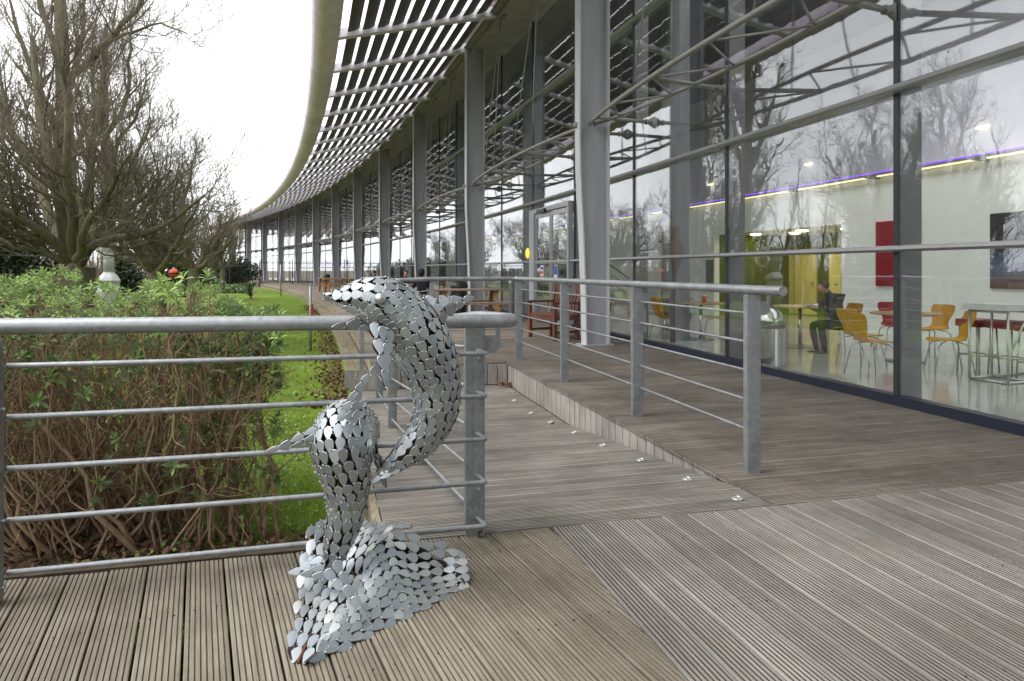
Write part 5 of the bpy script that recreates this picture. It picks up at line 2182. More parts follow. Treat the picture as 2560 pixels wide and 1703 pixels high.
def strap_plant(x, y, n_, L, seed, label):
    g = np.random.default_rng(seed)
    e = empty('strap_leaf_plant', (x, y, LAWN_Z), 0, label, 'plant')
    V, F = [], []
    for i in range(n_):
        a = g.uniform(0, 2 * math.pi)
        el = g.uniform(0.35, 1.45)
        ln = L * g.uniform(.6, 1.1)
        d = np.array([math.cos(a) * math.cos(el), math.sin(a) * math.cos(el), math.sin(el)])
        sd = np.array([-math.sin(a), math.cos(a), 0])
        p = np.array([0, 0, 0.12]) + d * 0.03
        b = len(V)
        w = [0.022, 0.03, 0.026, 0.016, 0.002]
        for j in range(5):
            V += [tuple(p - sd * w[j]), tuple(p + sd * w[j])]
            d = d + np.array([0, 0, -0.16])
            d /= np.linalg.norm(d)
            p = p + d * ln / 4
        for j in range(4):
            F.append((b + 2 * j, b + 2 * j + 1, b + 2 * j + 3, b + 2 * j + 2))
    m = MB().add(V, F)
    m.build('leaves', M_['strap_leaf'], e)
    MB().lathe([(0.07, -0.02), (0.05, 0.16), (0.02, 0.2)], 8).build('crown_base', M_['bark'], e)
    return e


for i, (x, y, L, lab) in enumerate([(-7.35, 10.6, 0.95, 'spiky strap leaved plant right of the nearest tree bole'), (-8.5, 10.9, 1.15, 'large spiky strap leaved plant below the nearest tree'), (-9.6, 11.5, 1.2, 'spiky strap leaved plant left of the nearest tree bole'), (-8.9, 9.6, 1.0, 'spiky strap leaved plant at the left edge behind the hedge'), (-13.6, 35.0, 1.1, 'spiky strap leaved plant at the far end of the lawn')]):
    strap_plant(x, y, 46, L, 500 + i, lab)

# ------------------------------------------------------------------ hedge shrub behind the front railing
g = np.random.default_rng(9)
hedge = empty('hedge_shrub', (-2.2, 3.7, LAWN_Z), 0, 'leggy green shrub with brown woody stems behind the front railing', 'shrub')
HO = np.array([-2.2, 3.7, LAWN_Z])


def hedge_ok(P):
    front = 3.22 + 0.06 * np.sin(P[:, 0] * 5) + 0.25 * (P[:, 0] + 2.2)
    return (P[:, 0] < -0.352 * P[:, 1]) & (P[:, 1] > np.maximum(3.1, front)) & (P[:, 1] < 4.75) & (P[:, 0] > -4.2)


def htop(x, y):
    return 1.12 + 0.05 * np.sin(x * 4.1 + 1) + 0.04 * np.sin(x * 9 + y * 5) - 0.10 * np.exp(-((x + 2.5) / 0.25) ** 2) - 0.35 * np.clip((x + 0.40 * y - 0.0) / 0.35 + 0.45, 0, 1)


ns = 400
cand = np.stack([g.uniform(-4.2, -1.0, 6000), g.uniform(3.1, 4.7, 6000), np.zeros(6000)], axis=1)
cand = cand[hedge_ok(cand)]
w = np.exp(-(cand[:, 1] - 3.2) * 0.6)
cand = cand[g.random(len(cand)) < w]
SB_ = cand[:ns].copy()
clump = np.array([[-2.75, 3.55], [-2.25, 3.62], [-1.95, 3.75], [-1.62, 3.85], [-3.3, 3.6], [-2.5, 4.2], [-1.75, 4.3], [-1.42, 3.75]])
own = clump[g.integers(0, len(clump), len(SB_))]
base = np.stack([own[:, 0] * 0.5 + SB_[:, 0] * 0.5 + g.normal(0, 0.06, len(SB_)), own[:, 1] * 0.5 + SB_[:, 1] * 0.5 + g.normal(0, 0.06, len(SB_)), np.full(len(SB_), LAWN_Z - 0.03)], axis=1)
topz = htop(SB_[:, 0], SB_[:, 1]) - g.uniform(0.02, 0.35, len(SB_))
tipp = np.stack([SB_[:, 0], SB_[:, 1], topz], axis=1)
k = 9
tt = np.linspace(0, 1, k)
lean = np.clip(tt * 1.15, 0, 1)
SP = np.zeros((len(SB_), k, 3))
for j in range(k):
    f = lean[j] ** 0.8
    SP[:, j, :2] = base[:, :2] * (1 - f) + tipp[:, :2] * f
    SP[:, j, 2] = base[:, 2] * (1 - tt[j]) + tipp[:, 2] * tt[j]
SP[:, 1:] += g.normal(0, 0.026, SP[:, 1:].shape)
SR = (g.uniform(0.004, 0.0135, len(SB_)))[:, None] * (1 - 0.7 * tt)[None]
order = np.argsort(-SR[:, 0])
for i in order[:70]:
    V, F = tubes_np(SP[i:i + 1] - HO, SR[i:i + 1] * 1.25, 6)
    link('stem', np_mesh('stem', V, F, M_['stem'], True), hedge)
tw = NP()
V, F = tubes_np(SP[order[70:]] - HO, SR[order[70:]], 4)
tw.add(V, F)
P2, R2 = sprout(g, SP, SR, 9, (0.18, 0.50), (20, 75), 6, 0.55, 0.0022, 0.06, 0.22, 0.22)
keep = (P2[:, -1, 1] > 3.02) & (P2[:, -1, 2] < 1.12)
P2, R2 = P2[keep], R2[keep]
V, F = tubes_np(P2 - HO, R2, 3)
tw.add(V, F)
P3, R3 = sprout(g, P2, R2, 2, (0.08, 0.25), (20, 80), 4, 0.7, 0.0015, 0.05, 0.25, 0.2)
keep = (P3[:, -1, 1] > 3.0) & (P3[:, -1, 2] < 1.13)
V, F = tubes_np(P3[keep] - HO, R3[keep], 3)
tw.add(V, F)
t = link('twigs', tw.mesh('twigs', M_['stem']), hedge)
tag(t, kind='stuff')


def rosette(seed, n_=10, L=0.066):
    g = np.random.default_rng(seed)
    V, F = [], []
    for i in range(n_):
        a = i * 2.399 + g.uniform(-.2, .2)
        el = 0.15 + 1.05 * (i / n_) + g.uniform(-.15, .15)
        ln = L * (1.05 - 0.45 * i / n_) * g.uniform(.85, 1.15)
        d = np.array([math.cos(a) * math.cos(el), math.sin(a) * math.cos(el), math.sin(el)])
        sd = np.array([-math.sin(a), math.cos(a), 0])
        up = np.cross(sd, d) * -1
        p0 = np.array([0, 0, -0.03 + 0.035 * i / n_])
        w = 0.15 * ln
        m1 = p0 + d * ln * 0.32
        m2 = p0 + d * ln * 0.68 - np.array([0, 0, 0.05 * ln])
        tip = p0 + d * ln - np.array([0, 0, 0.20 * ln])
        b = len(V)
        V += [p0, m1 + sd * w + up * w * 0.35, m1, m1 - sd * w + up * w * 0.35, m2 + sd * w * 0.85 + up * w * 0.3, m2, m2 - sd * w * 0.85 + up * w * 0.3, tip]
        F += [(b, b + 2, b + 1), (b, b + 3, b + 2), (b + 1, b + 2, b + 5), (b + 1, b + 5, b + 4), (b + 2, b + 3, b + 6), (b + 2, b + 6, b + 5), (b + 4, b + 5, b + 7), (b + 5, b + 6, b + 7)]
    return np.array(V), np.array(F)


RO = [rosette(s) for s in range(6)]
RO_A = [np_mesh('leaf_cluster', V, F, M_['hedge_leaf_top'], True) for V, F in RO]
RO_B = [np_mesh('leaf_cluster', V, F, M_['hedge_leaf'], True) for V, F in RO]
NTP = 760
c = np.stack([g.uniform(-4.2, -1.0, 9000), g.uniform(3.1, 4.7, 9000), np.zeros(9000)], axis=1)
c = c[hedge_ok(c)]
c = c[:NTP]
c[:, 2] = htop(c[:, 0], c[:, 1]) - np.abs(g.normal(0, 0.10, len(c))) + 0.02
fc = np.stack([g.uniform(-3.9, -1.15, 2600), np.zeros(2600), g.uniform(0.0, 1.0, 2600)], axis=1)
fc[:, 1] = np.maximum(3.12, 3.24 + 0.25 * (fc[:, 0] + 2.2)) + g.uniform(0.04, 0.38, len(fc))
dens = 0.06 + 0.42 * (fc[:, 2] > 0.66) + 0.22 * (fc[:, 2] > 0.45) + 0.26 * (fc[:, 0] > -1.75) * (fc[:, 2] > 0.05) + 0.12 * (fc[:, 2] < 0.35) * (fc[:, 0] > -2.2)
fc = fc[(g.random(len(fc)) < dens * 0.75) & (fc[:, 0] < -0.345 * fc[:, 1])]
allc = np.concatenate([c, fc])
isT = np.concatenate([np.ones(len(c), bool), np.zeros(len(fc), bool)])
dist = np.linalg.norm(allc - CAMP, axis=1) + np.where(np.abs(allc[:, 0] / allc[:, 1]) > 0.78, 3, 0)
order = np.argsort(dist)
restT, restB = NP(), NP()
for rank, i in enumerate(order):
    v = g.integers(0, 6)
    rz, tx, ty, sc = g.uniform(0, 6.28), g.normal(0, .35), g.normal(0, .35), g.uniform(0.62, 1.08)
    if not isT[i]:
        tx += 0.5
    if rank < 300:
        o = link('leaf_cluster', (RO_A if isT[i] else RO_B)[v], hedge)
        o.location = tuple(allc[i] - HO)
        o.rotation_euler = (tx, ty, rz)
        o.scale = (sc, sc, sc)
    else:
        Mx = np.array(Matrix.Rotation(rz, 3, 'Z') @ Matrix.Rotation(ty, 3, 'Y') @ Matrix.Rotation(tx, 3, 'X'))
        V, F = RO[v]
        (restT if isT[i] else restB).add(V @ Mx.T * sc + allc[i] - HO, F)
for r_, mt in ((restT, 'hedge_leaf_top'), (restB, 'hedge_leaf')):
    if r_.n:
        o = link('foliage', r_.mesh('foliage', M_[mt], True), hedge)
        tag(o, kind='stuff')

# ------------------------------------------------------------------ grass, clover, fallen leaves
g = np.random.default_rng(15)
n_ = 90000
s = SJ - 0.3 + 24 * g.random(n_) ** 2.2
o = 3.9 + 4.6 * g.random(n_) ** 1.1
t = TH0 + s / RAD
C = np.stack([CCX + (RAD - o) * np.cos(t), CCY + (RAD - o) * np.sin(t), np.full(n_, LAWN_Z - 0.005)], axis=1)
a = g.uniform(0, 6.28, n_)
h = g.uniform(0.02, 0.05, n_)
w = 0.0022 + 0.0012 * np.clip(C[:, 1] / 6, 0, 3)
lean = g.normal(0, 0.35, (n_, 2)) * h[:, None]
sd = np.stack([np.cos(a), np.sin(a), np.zeros(n_)], axis=1) * w[:, None]
tipp = C + np.concatenate([lean, h[:, None]], axis=1)
V = np.stack([C - sd, C + sd, tipp], axis=1).reshape(-1, 3)
ob = link('grass', np_mesh('grass', V, np.arange(n_ * 3).reshape(-1, 3), M_['grass_blade']))
tag(ob, 'short green grass blades of the lawn beside the ramp', 'grass', kind='stuff')
n_ = 9000
s = SJ - 0.3 + 6 * g.random(n_) ** 1.4
o = 3.88 + 3.2 * g.random(n_)
t = TH0 + s / RAD
C = np.stack([CCX + (RAD - o) * np.cos(t), CCY + (RAD - o) * np.sin(t), LAWN_Z + g.uniform(0.01, 0.06, n_)], axis=1)
m = (np.sin(C[:, 0] * 3.1) + np.sin(C[:, 1] * 2.3 + 1) + g.normal(0, 0.5, n_)) > -0.2
V, F = leaf_cloud(g, C[m], int(m.sum()), 0.026, 0.85)
ob = link('clover', np_mesh('clover', V, F, M_['clover']))
tag(ob, 'broad leaved weeds and clover in the lawn beside the ramp', 'ground cover', kind='stuff')
n_ = 150
s = -4 + 14 * g.random(n_)
o = 4.2 + 2.2 * g.random(n_)
dz = MB()
for i in range(n_):
    p = arc(s[i], o[i], LAWN_Z + 0.045)
    dz.lathe([(0.009, 0), (0.011, 0.004), (0.004, 0.006)], 6, tuple(p))
tag(dz.build('daisies', M_['daisy']), 'small white daisies scattered in the lawn', 'flowers', kind='stuff')
n_ = 2600
s = SB - 1.0 + 22 * g.random(n_) ** 1.5
o = OS + 0.02 + np.abs(g.normal(0, 0.22, n_))
t = TH0 + s / RAD
C = np.stack([CCX + (RAD - o) * np.cos(t), CCY + (RAD - o) * np.sin(t), LAWN_Z + g.uniform(0.015, 0.05, n_)], axis=1)
n2 = 2600
C2 = np.stack([g.uniform(-4.0, -0.9, n2), 3.0 + 0.25 * (g.uniform(-4.0, -0.9, n2) + 2.2) * 0 + g.uniform(0.0, 0.75, n2), LAWN_Z + g.uniform(0.01, 0.06, n2)], axis=1)
C = np.concatenate([C, C2])
V, F = leaf_cloud(g, C, len(C), 0.055, 0.6)
ob = link('fallen_leaves', np_mesh('fallen_leaves', V, F, M_['deadleaf']))
tag(ob, 'brown fallen leaves along the timber step and below the shrub', 'leaves', kind='stuff')
MB().box((-3.0, 3.38, LAWN_Z + 0.012), (2.5, 0.9, 0.004), R_(14)).build('bare_soil', M_['soil']).__setitem__('kind', 'structure')
pile = []
pc = G(1255, 962, -0.28)
for i in range(46):
    pile.append(pc + np.array([abs(g.normal(0, 0.10)) * 0.6 - 0.10 + 0.004 * i, -abs(g.normal(0, 0.14)), 0.02 + abs(g.normal(0, 0.018))]))
V, F = leaf_cloud(g, np.array(pile), len(pile), 0.06, 0.5)
ob = link('leaf_pile', np_mesh('leaf_pile', V, F, M_['deadleaf']))
tag(ob, 'small heap of dead leaves in the corner at the foot of the ramp', 'leaves', kind='stuff')
for (px, py), lab in (((1529, 1162), 'single orange dead leaf lying in the middle of the ramp'), ((1381, 1063), 'curled dead leaf near the ramp studs'), ((1196, 1343), 'tiny dead leaf beside the foot of the front railing post')):
    p = G(px, py, -0.10 if py < 1200 else 0.0)
    s_, o_ = inv_arc(p[0], p[1])
    p = G(px, py, ramp_z(s_))
    V, F = leaf_cloud(np.random.default_rng(int(px)), np.zeros((1, 3)), 1, 0.05, 0.5)
    V = np.concatenate([V, V * 0.8 + [0.012, 0.0, 0.008]])
    F = np.concatenate([F, F + 4])
    o = link('dead_leaf', np_mesh('dead_leaf', V, F, M_['deadleaf']))
    o.location = (p[0], p[1], p[2] + 0.015)
    tag(o, lab, 'leaf')

# ================================================================== FURNITURE, PEOPLE, SMALL THINGS
def shell_chair_mesh(mat):
    prof = [(0.23, 0.425), (0.20, 0.442), (0.08, 0.442), (-0.06, 0.436), (-0.15, 0.448), (-0.195, 0.49), (-0.215, 0.56), (-0.235, 0.64), (-0.262, 0.73), (-0.285, 0.80), (-0.292, 0.82)]
    wid = [0.16, 0.20, 0.215, 0.205, 0.175, 0.14, 0.135, 0.17, 0.20, 0.19, 0.15]
    V, F = [], []
    nu = 7
    for (y, z), w in zip(prof, wid):
        for j in range(nu):
            q = -1 + 2 * j / (nu - 1)
            bend = 0.035 * q * q
            up = 1.0 if z < 0.46 else 0.0
            V.append((w * q, y + (bend if not up else 0), z + (bend * 0.3 if up else 0)))
    k = len(V)
    for (y, z), w in zip(prof, wid):
        for j in range(nu):
            q = -1 + 2 * j / (nu - 1)
            bend = 0.035 * q * q
            up = 1.0 if z < 0.46 else 0.0
            V.append((w * q, y + (bend if not up else 0) - (0.012 if not up else 0), z + (bend * 0.3 if up else 0) - (0.012 if up else 0.003)))
    m = len(prof)
    for i in range(m - 1):
        for j in range(nu - 1):
            a = i * nu + j
            F.append((a, a + 1, a + 1 + nu, a + nu))
            F.append((a + k, a + nu + k, a + 1 + nu + k, a + 1 + k))
    for j in range(nu - 1):
        F.append((j, j + k, j + 1 + k, j + 1))
        a = (m - 1) * nu + j
        F.append((a, a + 1, a + 1 + k, a + k))
    for i in range(m - 1):
        a = i * nu
        F.append((a, a + nu, a + nu + k, a + k))
        a = i * nu + nu - 1
        F.append((a, a + k, a + nu + k, a + nu))
    me = MB().add(V, F).mesh('seat_shell', mat)
    smooth_by_angle(me, 50)
    return me


CH_O, CH_R = shell_chair_mesh(M_['ply']), shell_chair_mesh(M_['red'])
LEG = []
for sx in (-1, 1):
    for sy in (-1, 1):
        LEG.append(MB().tube([(sx * 0.05, sy * 0.04, 0.425), (sx * 0.15, sy * 0.13, 0.40), (sx * 0.18, sy * 0.17, 0.36), (sx * 0.23, sy * 0.235, 0.0)], 0.008, 8).mesh('leg', M_['chrome'], True))
FS = 0.87     # the cafe floor furniture, true to the photograph's scale


def chair(p, rz, red, label, sc=FS):
    e = empty('shell_chair', (p[0], p[1], 0.005), rz, label, 'chair', 'plywood shell chairs in the cafe')
    e.scale = (sc, sc, sc)
    link('seat_shell', CH_R if red else CH_O, e)
    for l in LEG:
        link('leg', l, e)
    return e


H0 = heading(0)
IN = H0 - R_(90)         # facing that makes local +y point away from the glass
chair(G(2180, 938), R_(-80), False, 'orange plywood chair nearest the glass, back to the seated man')
chair(G(2152, 914), R_(-72), False, 'orange plywood chair just behind the nearest one, beside the man')
chair(G(2104, 883), R_(100), False, 'orange plywood chair the man in black sits on')
chair(G(2372, 932), R_(75), False, 'orange plywood chair right of the dark mullion, turned to the glass')
chair(G(2330, 892), R_(110), False, 'yellow plywood chair on the far side of the right-hand round table')
chair(G(2238, 878), R_(170), True, 'dark red shell chair behind the right-hand round table')
chair(G(1665, 847), R_(-65), False, 'orange chair of the hooded person left of the mullion')
chair(G(1790, 850), R_(75), False, 'orange chair facing the hooded person across the table')
chair(G(1870, 880), R_(60), False, 'orange chair half hidden by the nearest railing post')


def round_table(p, r, label, sc=FS):
    e = empty('round_table', (p[0], p[1], 0.005), 0, label, 'table', 'round cafe tables')
    e.scale = (sc, sc, sc)
    me = MB().lathe([(r - 0.02, 0.705), (r, 0.715), (r, 0.728), (r - 0.008, 0.734), (0.02, 0.734)], 36).mesh('table_top', M_['table_wood'])
    smooth_by_angle(me, 30)
    link('table_top', me, e)
    MB().lathe([(0.035, 0.02), (0.035, 0.705)], 16).build('stem', M_['chrome'], e, True)
    me = MB().lathe([(0.27, 0.0), (0.27, 0.008), (0.10, 0.018), (0.04, 0.04)], 28).mesh('foot_plate', M_['mullion'])
    link('foot_plate', me, e)
    return e


round_table(G(2264, 905), 0.48, 'round pale wood table among the orange chairs by the dark mullion')
round_table(G(2000, 868), 0.46, 'round pale wood table the seated man leans on')
round_table(G(1752, 850), 0.46, 'round pale wood table with the red cup')
cup = empty('paper_cup', (*W(1755, 770, 9.05)[:2], 0.734 * FS + 0.006), 0, 'red paper cup with white lid on the round table', 'cup')
pt = G(1752, 850)
cup.location = (pt[0] + 0.03, pt[1] - 0.1, 0.734 * FS + 0.006)
MB().lathe([(0.030, 0), (0.042, 0.115)], 16).build('cup', M_['orange'], cup, True)
MB().lathe([(0.044, 0.113), (0.044, 0.122), (0.038, 0.128)], 16).build('lid', M_['white'], cup)
pt = G(2000, 868)
bk = empty('open_book', (pt[0] + 0.18, pt[1] - 0.08, 0.734 * FS + 0.006), R_(20), 'open white booklet on the table in front of the man', 'book')
MB().box((-0.07, 0, 0.006), (0.14, 0.2, 0.010)).build('page', M_['white'], bk).rotation_euler = (0, R_(7), 0)
MB().box((0.07, 0, 0.006), (0.14, 0.2, 0.010)).build('page', M_['white'], bk).rotation_euler = (0, R_(-7), 0)

# tall white table on a steel frame and red stools
tt_ = G(2490, 955)
tb = empty('high_table', (tt_[0] - 0.05, tt_[1], 0.005), H0 + R_(6), 'tall narrow white table on steel frame at the right edge of the cafe', 'table')
MB().box((0.55, 0, 0.80), (1.35, 0.46, 0.065)).build('table_top', M_['white'], tb)
for x in (-0.05, 0.32, 1.15):
    m = MB()
    for y in (-0.2, 0.2):
        m.tube([(x, y, 0.012), (x, y, 0.768)], 0.013, 8)
    m.tube([(x, -0.2, 0.012), (x, 0.2, 0.012)], 0.013, 8)
    m.tube([(x, -0.2, 0.75), (x, 0.2, 0.75)], 0.013, 8)
    m.build('frame_leg', M_['stud'], tb, True)
m = MB()
m.tube([(0.02, -0.2, 0.36), (0.28, -0.2, 0.74)], 0.011, 8)
m.tube([(-0.05, -0.2, 0.012), (1.15, -0.2, 0.012)], 0.012, 8)
m.tube([(-0.05, 0.2, 0.012), (1.15, 0.2, 0.012)], 0.012, 8)
m.build('frame_brace', M_['stud'], tb, True)


def stool(p, label):
    e = empty('bar_stool', (p[0], p[1], 0.005), H0, label, 'stool', 'red topped bar stools')
    m = MB().box((0, 0, 0.575), (0.34, 0.30, 0.085))
    m.build('seat', M_['red'], e)
    for sx in (-1, 1):
        for sy in (-1, 1):
            MB().tube([(sx * 0.13, sy * 0.12, 0.535), (sx * 0.15, sy * 0.14, 0.0)], 0.010, 8).build('leg', M_['stud'], e, True)
    m = MB()
    for sx in (-1, 1):
        m.tube([(sx * 0.145, -0.135, 0.2), (sx * 0.145, 0.135, 0.2)], 0.008, 6)
        m.tube([(-0.145, sx * 0.135, 0.2), (0.145, sx * 0.135, 0.2)], 0.008, 6)
    m.build('foot_ring', M_['stud'], e, True)
    return e


stool(G(2445, 930), 'red topped steel bar stool left of the high white table')
stool(G(2525, 940), 'red topped steel bar stool under the high white table')
stool(G(2600, 955), 'red topped steel bar stool at the extreme right edge')

# chrome bin in the cafe
p = G(1926, 915)
e = empty('chrome_bin', p, 0, 'shiny chrome domed litter bin inside the cafe by the glass', 'bin')
e.scale = (0.8, 0.8, 0.95)
me = MB().lathe([(0.20, 0), (0.22, 0.02), (0.22, 0.50)], 28).mesh('bin_body', M_['chrome'])
smooth_by_angle(me)
link('bin_body', me, e)
MB().lathe([(0.222, 0.50), (0.228, 0.52), (0.222, 0.54)], 28).build('rim', M_['black'], e, True)
me = MB().lathe([(0.22, 0.54), (0.21, 0.62), (0.17, 0.70), (0.09, 0.755), (0.01, 0.77)], 28).mesh('bin_lid', M_['chrome'], True)
link('bin_lid', me, e)

# litter bins on the terrace
def litter_bin(p, label):
    e = empty('litter_bin', p, 0, label, 'bin', 'black litter bins on the terrace')
    me = MB().lathe([(0.17, 0), (0.20, 0.03), (0.215, 0.74)], 24).mesh('bin_body', M_['black'])
    smooth_by_angle(me)
    link('bin_body', me, e)
    me = MB().lathe([(0.235, 0.74), (0.24, 0.80), (0.20, 0.87), (0.12, 0.91), (0.02, 0.92)], 24).mesh('bin_lid', M_['black'])
    smooth_by_angle(me, 60)
    link('bin_lid', me, e)
    MB().box((-0.2, -0.1, 0.60), (0.05, 0.2, 0.10)).build('slot_plate', M_['mullion'], e)


litter_bin(W(1147, 760, 17.4) * [1, 1, 0], 'black round litter bin on the terrace just beyond the railing')
litter_bin(arc(39.5, 0.7), 'black litter bin beside a column far along the terrace')

# picnic tables
def picnic(p, rz, label):
    e = empty('picnic_table', p, rz, label, 'table', 'timber picnic tables on the terrace')
    for i in range(5):
        MB().box((0, (i - 2) * 0.145, 0.735), (1.6, 0.138, 0.038)).build('table_board', M_['picnic'], e)
    for sy in (-1, 1):
        for q in range(2):
            MB().box((0, sy * (0.66 + q * 0.135), 0.44), (1.6, 0.128, 0.036)).build('bench_board', M_['picnic'], e)
    for sx in (-0.6, 0.6):
        m = MB()
        for sy in (-1, 1):
            m.bar((sx, sy * 0.62, 0.0), (sx, sy * 0.24, 0.715), 0.045, 0.10, (1, 0, 0))
        m.bar((sx + 0.05, -0.80, 0.395), (sx + 0.05, 0.80, 0.395), 0.045, 0.10)
        m.bar((sx + 0.05, -0.34, 0.69), (sx + 0.05, 0.34, 0.69), 0.045, 0.07)
        m.build('trestle', M_['picnic'], e)
    return e


picnic(np.array([-1.02, 15.8, 0]), R_(12), 'timber picnic table just beyond the terrace railing, right of the dolphin fin')
picnic(arc(25.5, 2.0), R_(25), 'timber picnic table at the far terrace edge, front one of the pair')
picnic(arc(29.0, 1.9), R_(28), 'timber picnic table behind the far front one')
picnic(arc(19.2, 1.2), R_(20), 'timber picnic table half hidden by the dolphin head')
picnic(arc(11.4, 1.4), R_(15), 'timber picnic table where the hooded person sits')

# teak armchair bench
bp = G(1392, 846)
e = empty('garden_bench', (bp[0] - 0.05, bp[1], 0), heading(1) - R_(90) - R_(180) + R_(12), 'reddish slatted wooden garden seat with arms beside the first column', 'bench')
# local: x along the seat, +y forward
BW_ = 0.84
for sx in (-1, 1):
    x = sx * BW_ / 2
    MB().box((x, 0.24, 0.31), (0.06, 0.06, 0.62)).build('leg', M_['teak'], e)
    MB().bar((x, -0.20, 0.0), (x, -0.22, 0.45), 0.06, 0.06, (0, 1, 0)).build('leg', M_['teak'], e)
    MB().bar((x, -0.22, 0.45), (x, -0.31, 0.92), 0.055, 0.055, (0, 1, 0)).build('back_post', M_['teak'], e)
    MB().bar((x, -0.25, 0.635), (x, 0.30, 0.64), 0.075, 0.035).build('armrest', M_['teak'], e)
    MB().bar((x, -0.18, 0.14), (x, 0.22, 0.14), 0.03, 0.045).build('side_rail', M_['teak'], e)
    MB().bar((x, -0.2, 0.38), (x, 0.24, 0.38), 0.035, 0.07).build('side_rail', M_['teak'], e)
for i in range(6):
    MB().box((0, -0.19 + i * 0.082, 0.43), (BW_ + 0.02, 0.066, 0.022)).build('seat_slat', M_['teak'], e)
for i in range(9):
    x = -BW_ / 2 + 0.07 + i * (BW_ - 0.14) / 8
    MB().bar((x, -0.228, 0.50), (x, -0.30, 0.86), 0.05, 0.018, (0, 1, 0)).build('back_slat', M_['teak'], e)
MB().bar((-BW_ / 2, -0.305, 0.895), (BW_ / 2, -0.305, 0.895), 0.035, 0.085).build('top_rail', M_['teak'], e)
MB().bar((-BW_ / 2, -0.228, 0.485), (BW_ / 2, -0.228, 0.485), 0.03, 0.05).build('lower_rail', M_['teak'], e)
MB().box((0, 0.245, 0.375), (BW_, 0.028, 0.075)).build('front_rail', M_['teak'], e)

# ------------------------------------------------------------------ people in their places
pm = G(2102, 882)
person('person', (pm[0] - 0.02, pm[1], -0.035), R_(98), 'person in black sweater and trousers seated at the round table, reading', 'reader', [M_['cloth_dark'], M_['trousers'], M_['skin'], M_['shoe']], 0.84, 'short')
pm = G(1668, 846)
person('person', (pm[0], pm[1], -0.03), R_(-68), 'person in dark hooded jacket seated left of the red cup', 'hooded', [M_['cloth_navy'], M_['trousers'], M_['skin'], M_['shoe']], 0.88, 'hood')
# terrace sitters, seen over the dolphin's head
pp = arc(11.4, 1.4)
ca, sa = math.cos(R_(15)), math.sin(R_(15))


def at_table(dx, dy):
    return (pp[0] + dx * ca - dy * sa, pp[1] + dx * sa + dy * ca, -0.06)


person('person', at_table(0.45, -0.72), R_(15), 'person in navy hooded jacket on the terrace picnic bench', 'hooded', [M_['cloth_navy'], M_['trousers'], M_['skin'], M_['shoe']], 0.95, 'hood')
person('person', at_table(0.1, 0.74), R_(195), 'brown haired person across the picnic table from the hooded one', 'sitter', [M_['cloth_dark'], M_['trousers'], M_['skin'], M_['shoe']], 0.93, 'short')
pp = arc(19.2, 1.2)
person('person', at_table(-0.1, -0.74), R_(20), 'person on the farther picnic bench, just above the dolphin head', 'sitter', [M_['cloth_dark'], M_['trousers'], M_['skin'], M_['shoe']], 0.93, 'short')

# ------------------------------------------------------------------ cafe: stairs, figure, notices
st = empty('open_stair', arc(8.2, -4.4), heading(8) + R_(90), 'open tread staircase with steel handrails inside the hall', 'stairs')
for i in range(11):
    MB().box((0, i * 0.26, 0.16 + i * 0.17), (1.1, 0.27, 0.035)).build('tread', M_['mullion'], st)
for sx in (-0.56, 0.56):
    MB().bar((sx, -0.15, 0.03), (sx, 2.75, 1.93), 0.05, 0.2).build('stringer', M_['column'], st)
    m = MB()
    for hh in (0.9, 0.65, 0.42):
        m.tube([(sx, -0.1, 0.05 + hh), (sx, 2.7, 1.88 + hh)], 0.016 if hh < .9 else 0.024, 8)
    for q in (0.0, 0.9, 1.8, 2.7):
        m.tube([(sx, q, 0.05 + q * 0.655), (sx, q, 0.95 + q * 0.655)], 0.018, 8)
    m.build('stair_railing', M_['stud'], st, True)
fg = empty('carved_figure', arc(0.55, GO - 0.60), 0, 'brown carved figure with raised arm standing by the hall column', 'statue')
s_ = hit(1682, GO - 0.62)
fp = arc(s_, GO - 0.62)
fg.location = (fp[0], fp[1], 0)
M_['carved'] = plain('carved_brown_wood', (0.12, 0.07, 0.05), 0.6, 0.0, 0.3, 9)
me = catmull([[0, 0, 0, .05], [0.0, 0, .5, .035], [.02, 0, .95, .035], [0.04, 0, 1.22, .06], [0.06, 0, 1.45, .115], [0.06, 0, 1.62, .10], [0.05, 0, 1.76, .055], [0.06, 0, 1.86, .06], [.06, 0, 1.93, .03]], 5)
m = MB().tube([tuple(q[:3]) for q in me], [float(q[3]) for q in me], 12)
m.build('torso', M_['carved'], fg, True)
MB().tube([(0.02, 0, 1.66), (-0.04, 0.0, 1.80), (-0.03, 0, 2.0), (-0.035, 0, 2.22)], [0.04, 0.032, 0.026, 0.012], 10).build('raised_arm', M_['carved'], fg, True)
MB().tube([(0.0, 0, 1.60), (-0.12, 0, 1.64), (-0.24, 0, 1.68)], [0.035, 0.025, 0.012], 10).build('arm', M_['carved'], fg, True)
picture('notice_board', 1765, 1783, 650, 707, M_['mullion'], 'narrow grey notice board on the cafe wall left of the green alcove', 'notice board')
picture('poster', 1738, 1752, 658, 692, M_['white'], 'white paper notice on the cafe wall behind the hooded person', 'poster')
# planter with greenery just inside the second bay
pp_ = arc(6.6, GO - 0.6)
e = empty('potted_plant', (pp_[0], pp_[1], 0), 0, 'green pot plant behind the glass left of the entrance', 'plant')
MB().lathe([(0.14, 0), (0.19, 0.36), (0.20, 0.38), (0.17, 0.38)], 18).build('pot', M_['black'], e, True)
g = np.random.default_rng(3)
Cc = np.stack([g.normal(0, .14, 260), g.normal(0, .14, 260), 0.55 + np.abs(g.normal(0, .16, 260))], axis=1)
V, F = leaf_cloud(g, Cc, 260, 0.11, 0.5)
link('foliage', np_mesh('foliage', V, F, M_['hedge_leaf']), e)
m = MB()
for i in range(8):
    m.tube([(0, 0, .34), tuple(Cc[i])], 0.008, 5)
m.build('stems', M_['stem'], e)

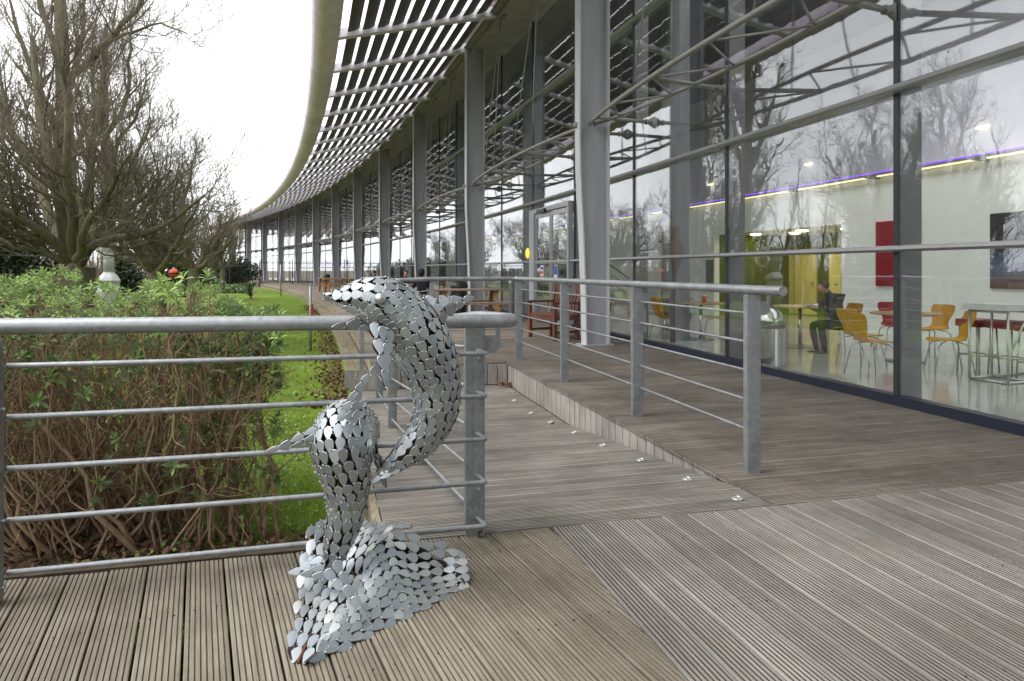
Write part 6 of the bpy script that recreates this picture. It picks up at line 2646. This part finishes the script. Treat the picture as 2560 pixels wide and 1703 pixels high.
# ------------------------------------------------------------------ garden things
p = np.array([(272 - 1280) * 19.5 / FPX, 19.5, LAWN_Z])
e = empty('stone_pillar', p, 0, 'white weathered stone pillar with flared base between the first two trees', 'pillar')
e.scale = (0.72, 0.72, 0.98)
MB().lathe([(0.32, 0), (0.34, 0.25), (0.42, 0.5), (0.44, 0.9), (0.40, 0.98)], 8).build('pedestal', M_['stone_white'], e)
MB().lathe([(0.42, 1.16), (0.44, 1.22), (0.34, 1.34), (0.22, 1.44), (0.20, 1.48)], 8).build('base_moulding', M_['stone_white'], e)
MB().lathe([(0.40, 0.98), (0.40, 1.16)], 8).build('plinth', M_['stone_white'], e)
MB().lathe([(0.20, 1.48), (0.185, 1.9), (0.18, 2.25), (0.24, 2.32), (0.24, 2.38), (0.12, 2.44)], 16).build('shaft', M_['stone_white'], e, True)
q = MB().ball((-0.29, 0, 2.1), 0.13, 10, 8, (1, .7, 1.4))
q.tube([(-0.22, 0, 2.0), (-0.1, 0, 1.9)], 0.05, 8)
q.build('ornament', M_['stone_white'], e, True)
p = np.array([(434 - 1280) * 27 / FPX, 27.0, LAWN_Z])
e = empty('round_buoy', p, 0, 'orange red round buoy on a short post between the second and third trees', 'buoy')
MB().tube([(0, 0, -0.05), (0, 0, 1.2)], 0.035, 8).build('post', M_['iron'], e)
MB().ball((0, 0, 1.36), 0.19, 18, 12).build('buoy_ball', M_['orange'], e, True)
MB().lathe([(0.195, 1.33), (0.20, 1.36), (0.195, 1.39)], 18).build('band', M_['iron'], e)


def iron_fence(A, B, h, label, pitch=0.13):
    A, B = np.array(A, float), np.array(B, float)
    L = np.linalg.norm(B - A)
    e = empty('iron_fence', A, math.atan2(B[1] - A[1], B[0] - A[0]), label, 'fence')
    n_ = int(L / pitch)
    m = MB()
    for i in range(n_):
        x = i * pitch
        m.tube([(x, 0, 0.05), (x, 0, h - 0.05), (x, 0, h + 0.06)], [0.012, 0.012, 0.002], 5)
    tag(m.build('bars', M_['iron'], e), kind='stuff')
    for z in (0.18, h - 0.2):
        MB().box((L / 2, 0, z), (L, 0.02, 0.05)).build('cross_rail', M_['iron'], e)
    for i in range(int(L / 2.6) + 1):
        MB().box((min(L, i * 2.6), 0.03, h / 2 + 0.05), (0.07, 0.07, h + 0.15)).build('post', M_['iron'], e)
    return e


fA = arc(52, 3.9, 0)
iron_fence((fA[0], fA[1], LAWN_Z), arc(60, 16, LAWN_Z), 2.1, 'black iron railing fence closing the far end of the lawn')
iron_fence(arc(52, 3.8, 0.0), arc(52, -0.6, 0.0), 2.0, 'black iron railing fence across the far end of the terrace')
iron_fence(arc(60, 16.2, LAWN_Z), arc(60, 40, LAWN_Z), 1.9, 'black iron railing fence running on behind the far trees', 0.16)
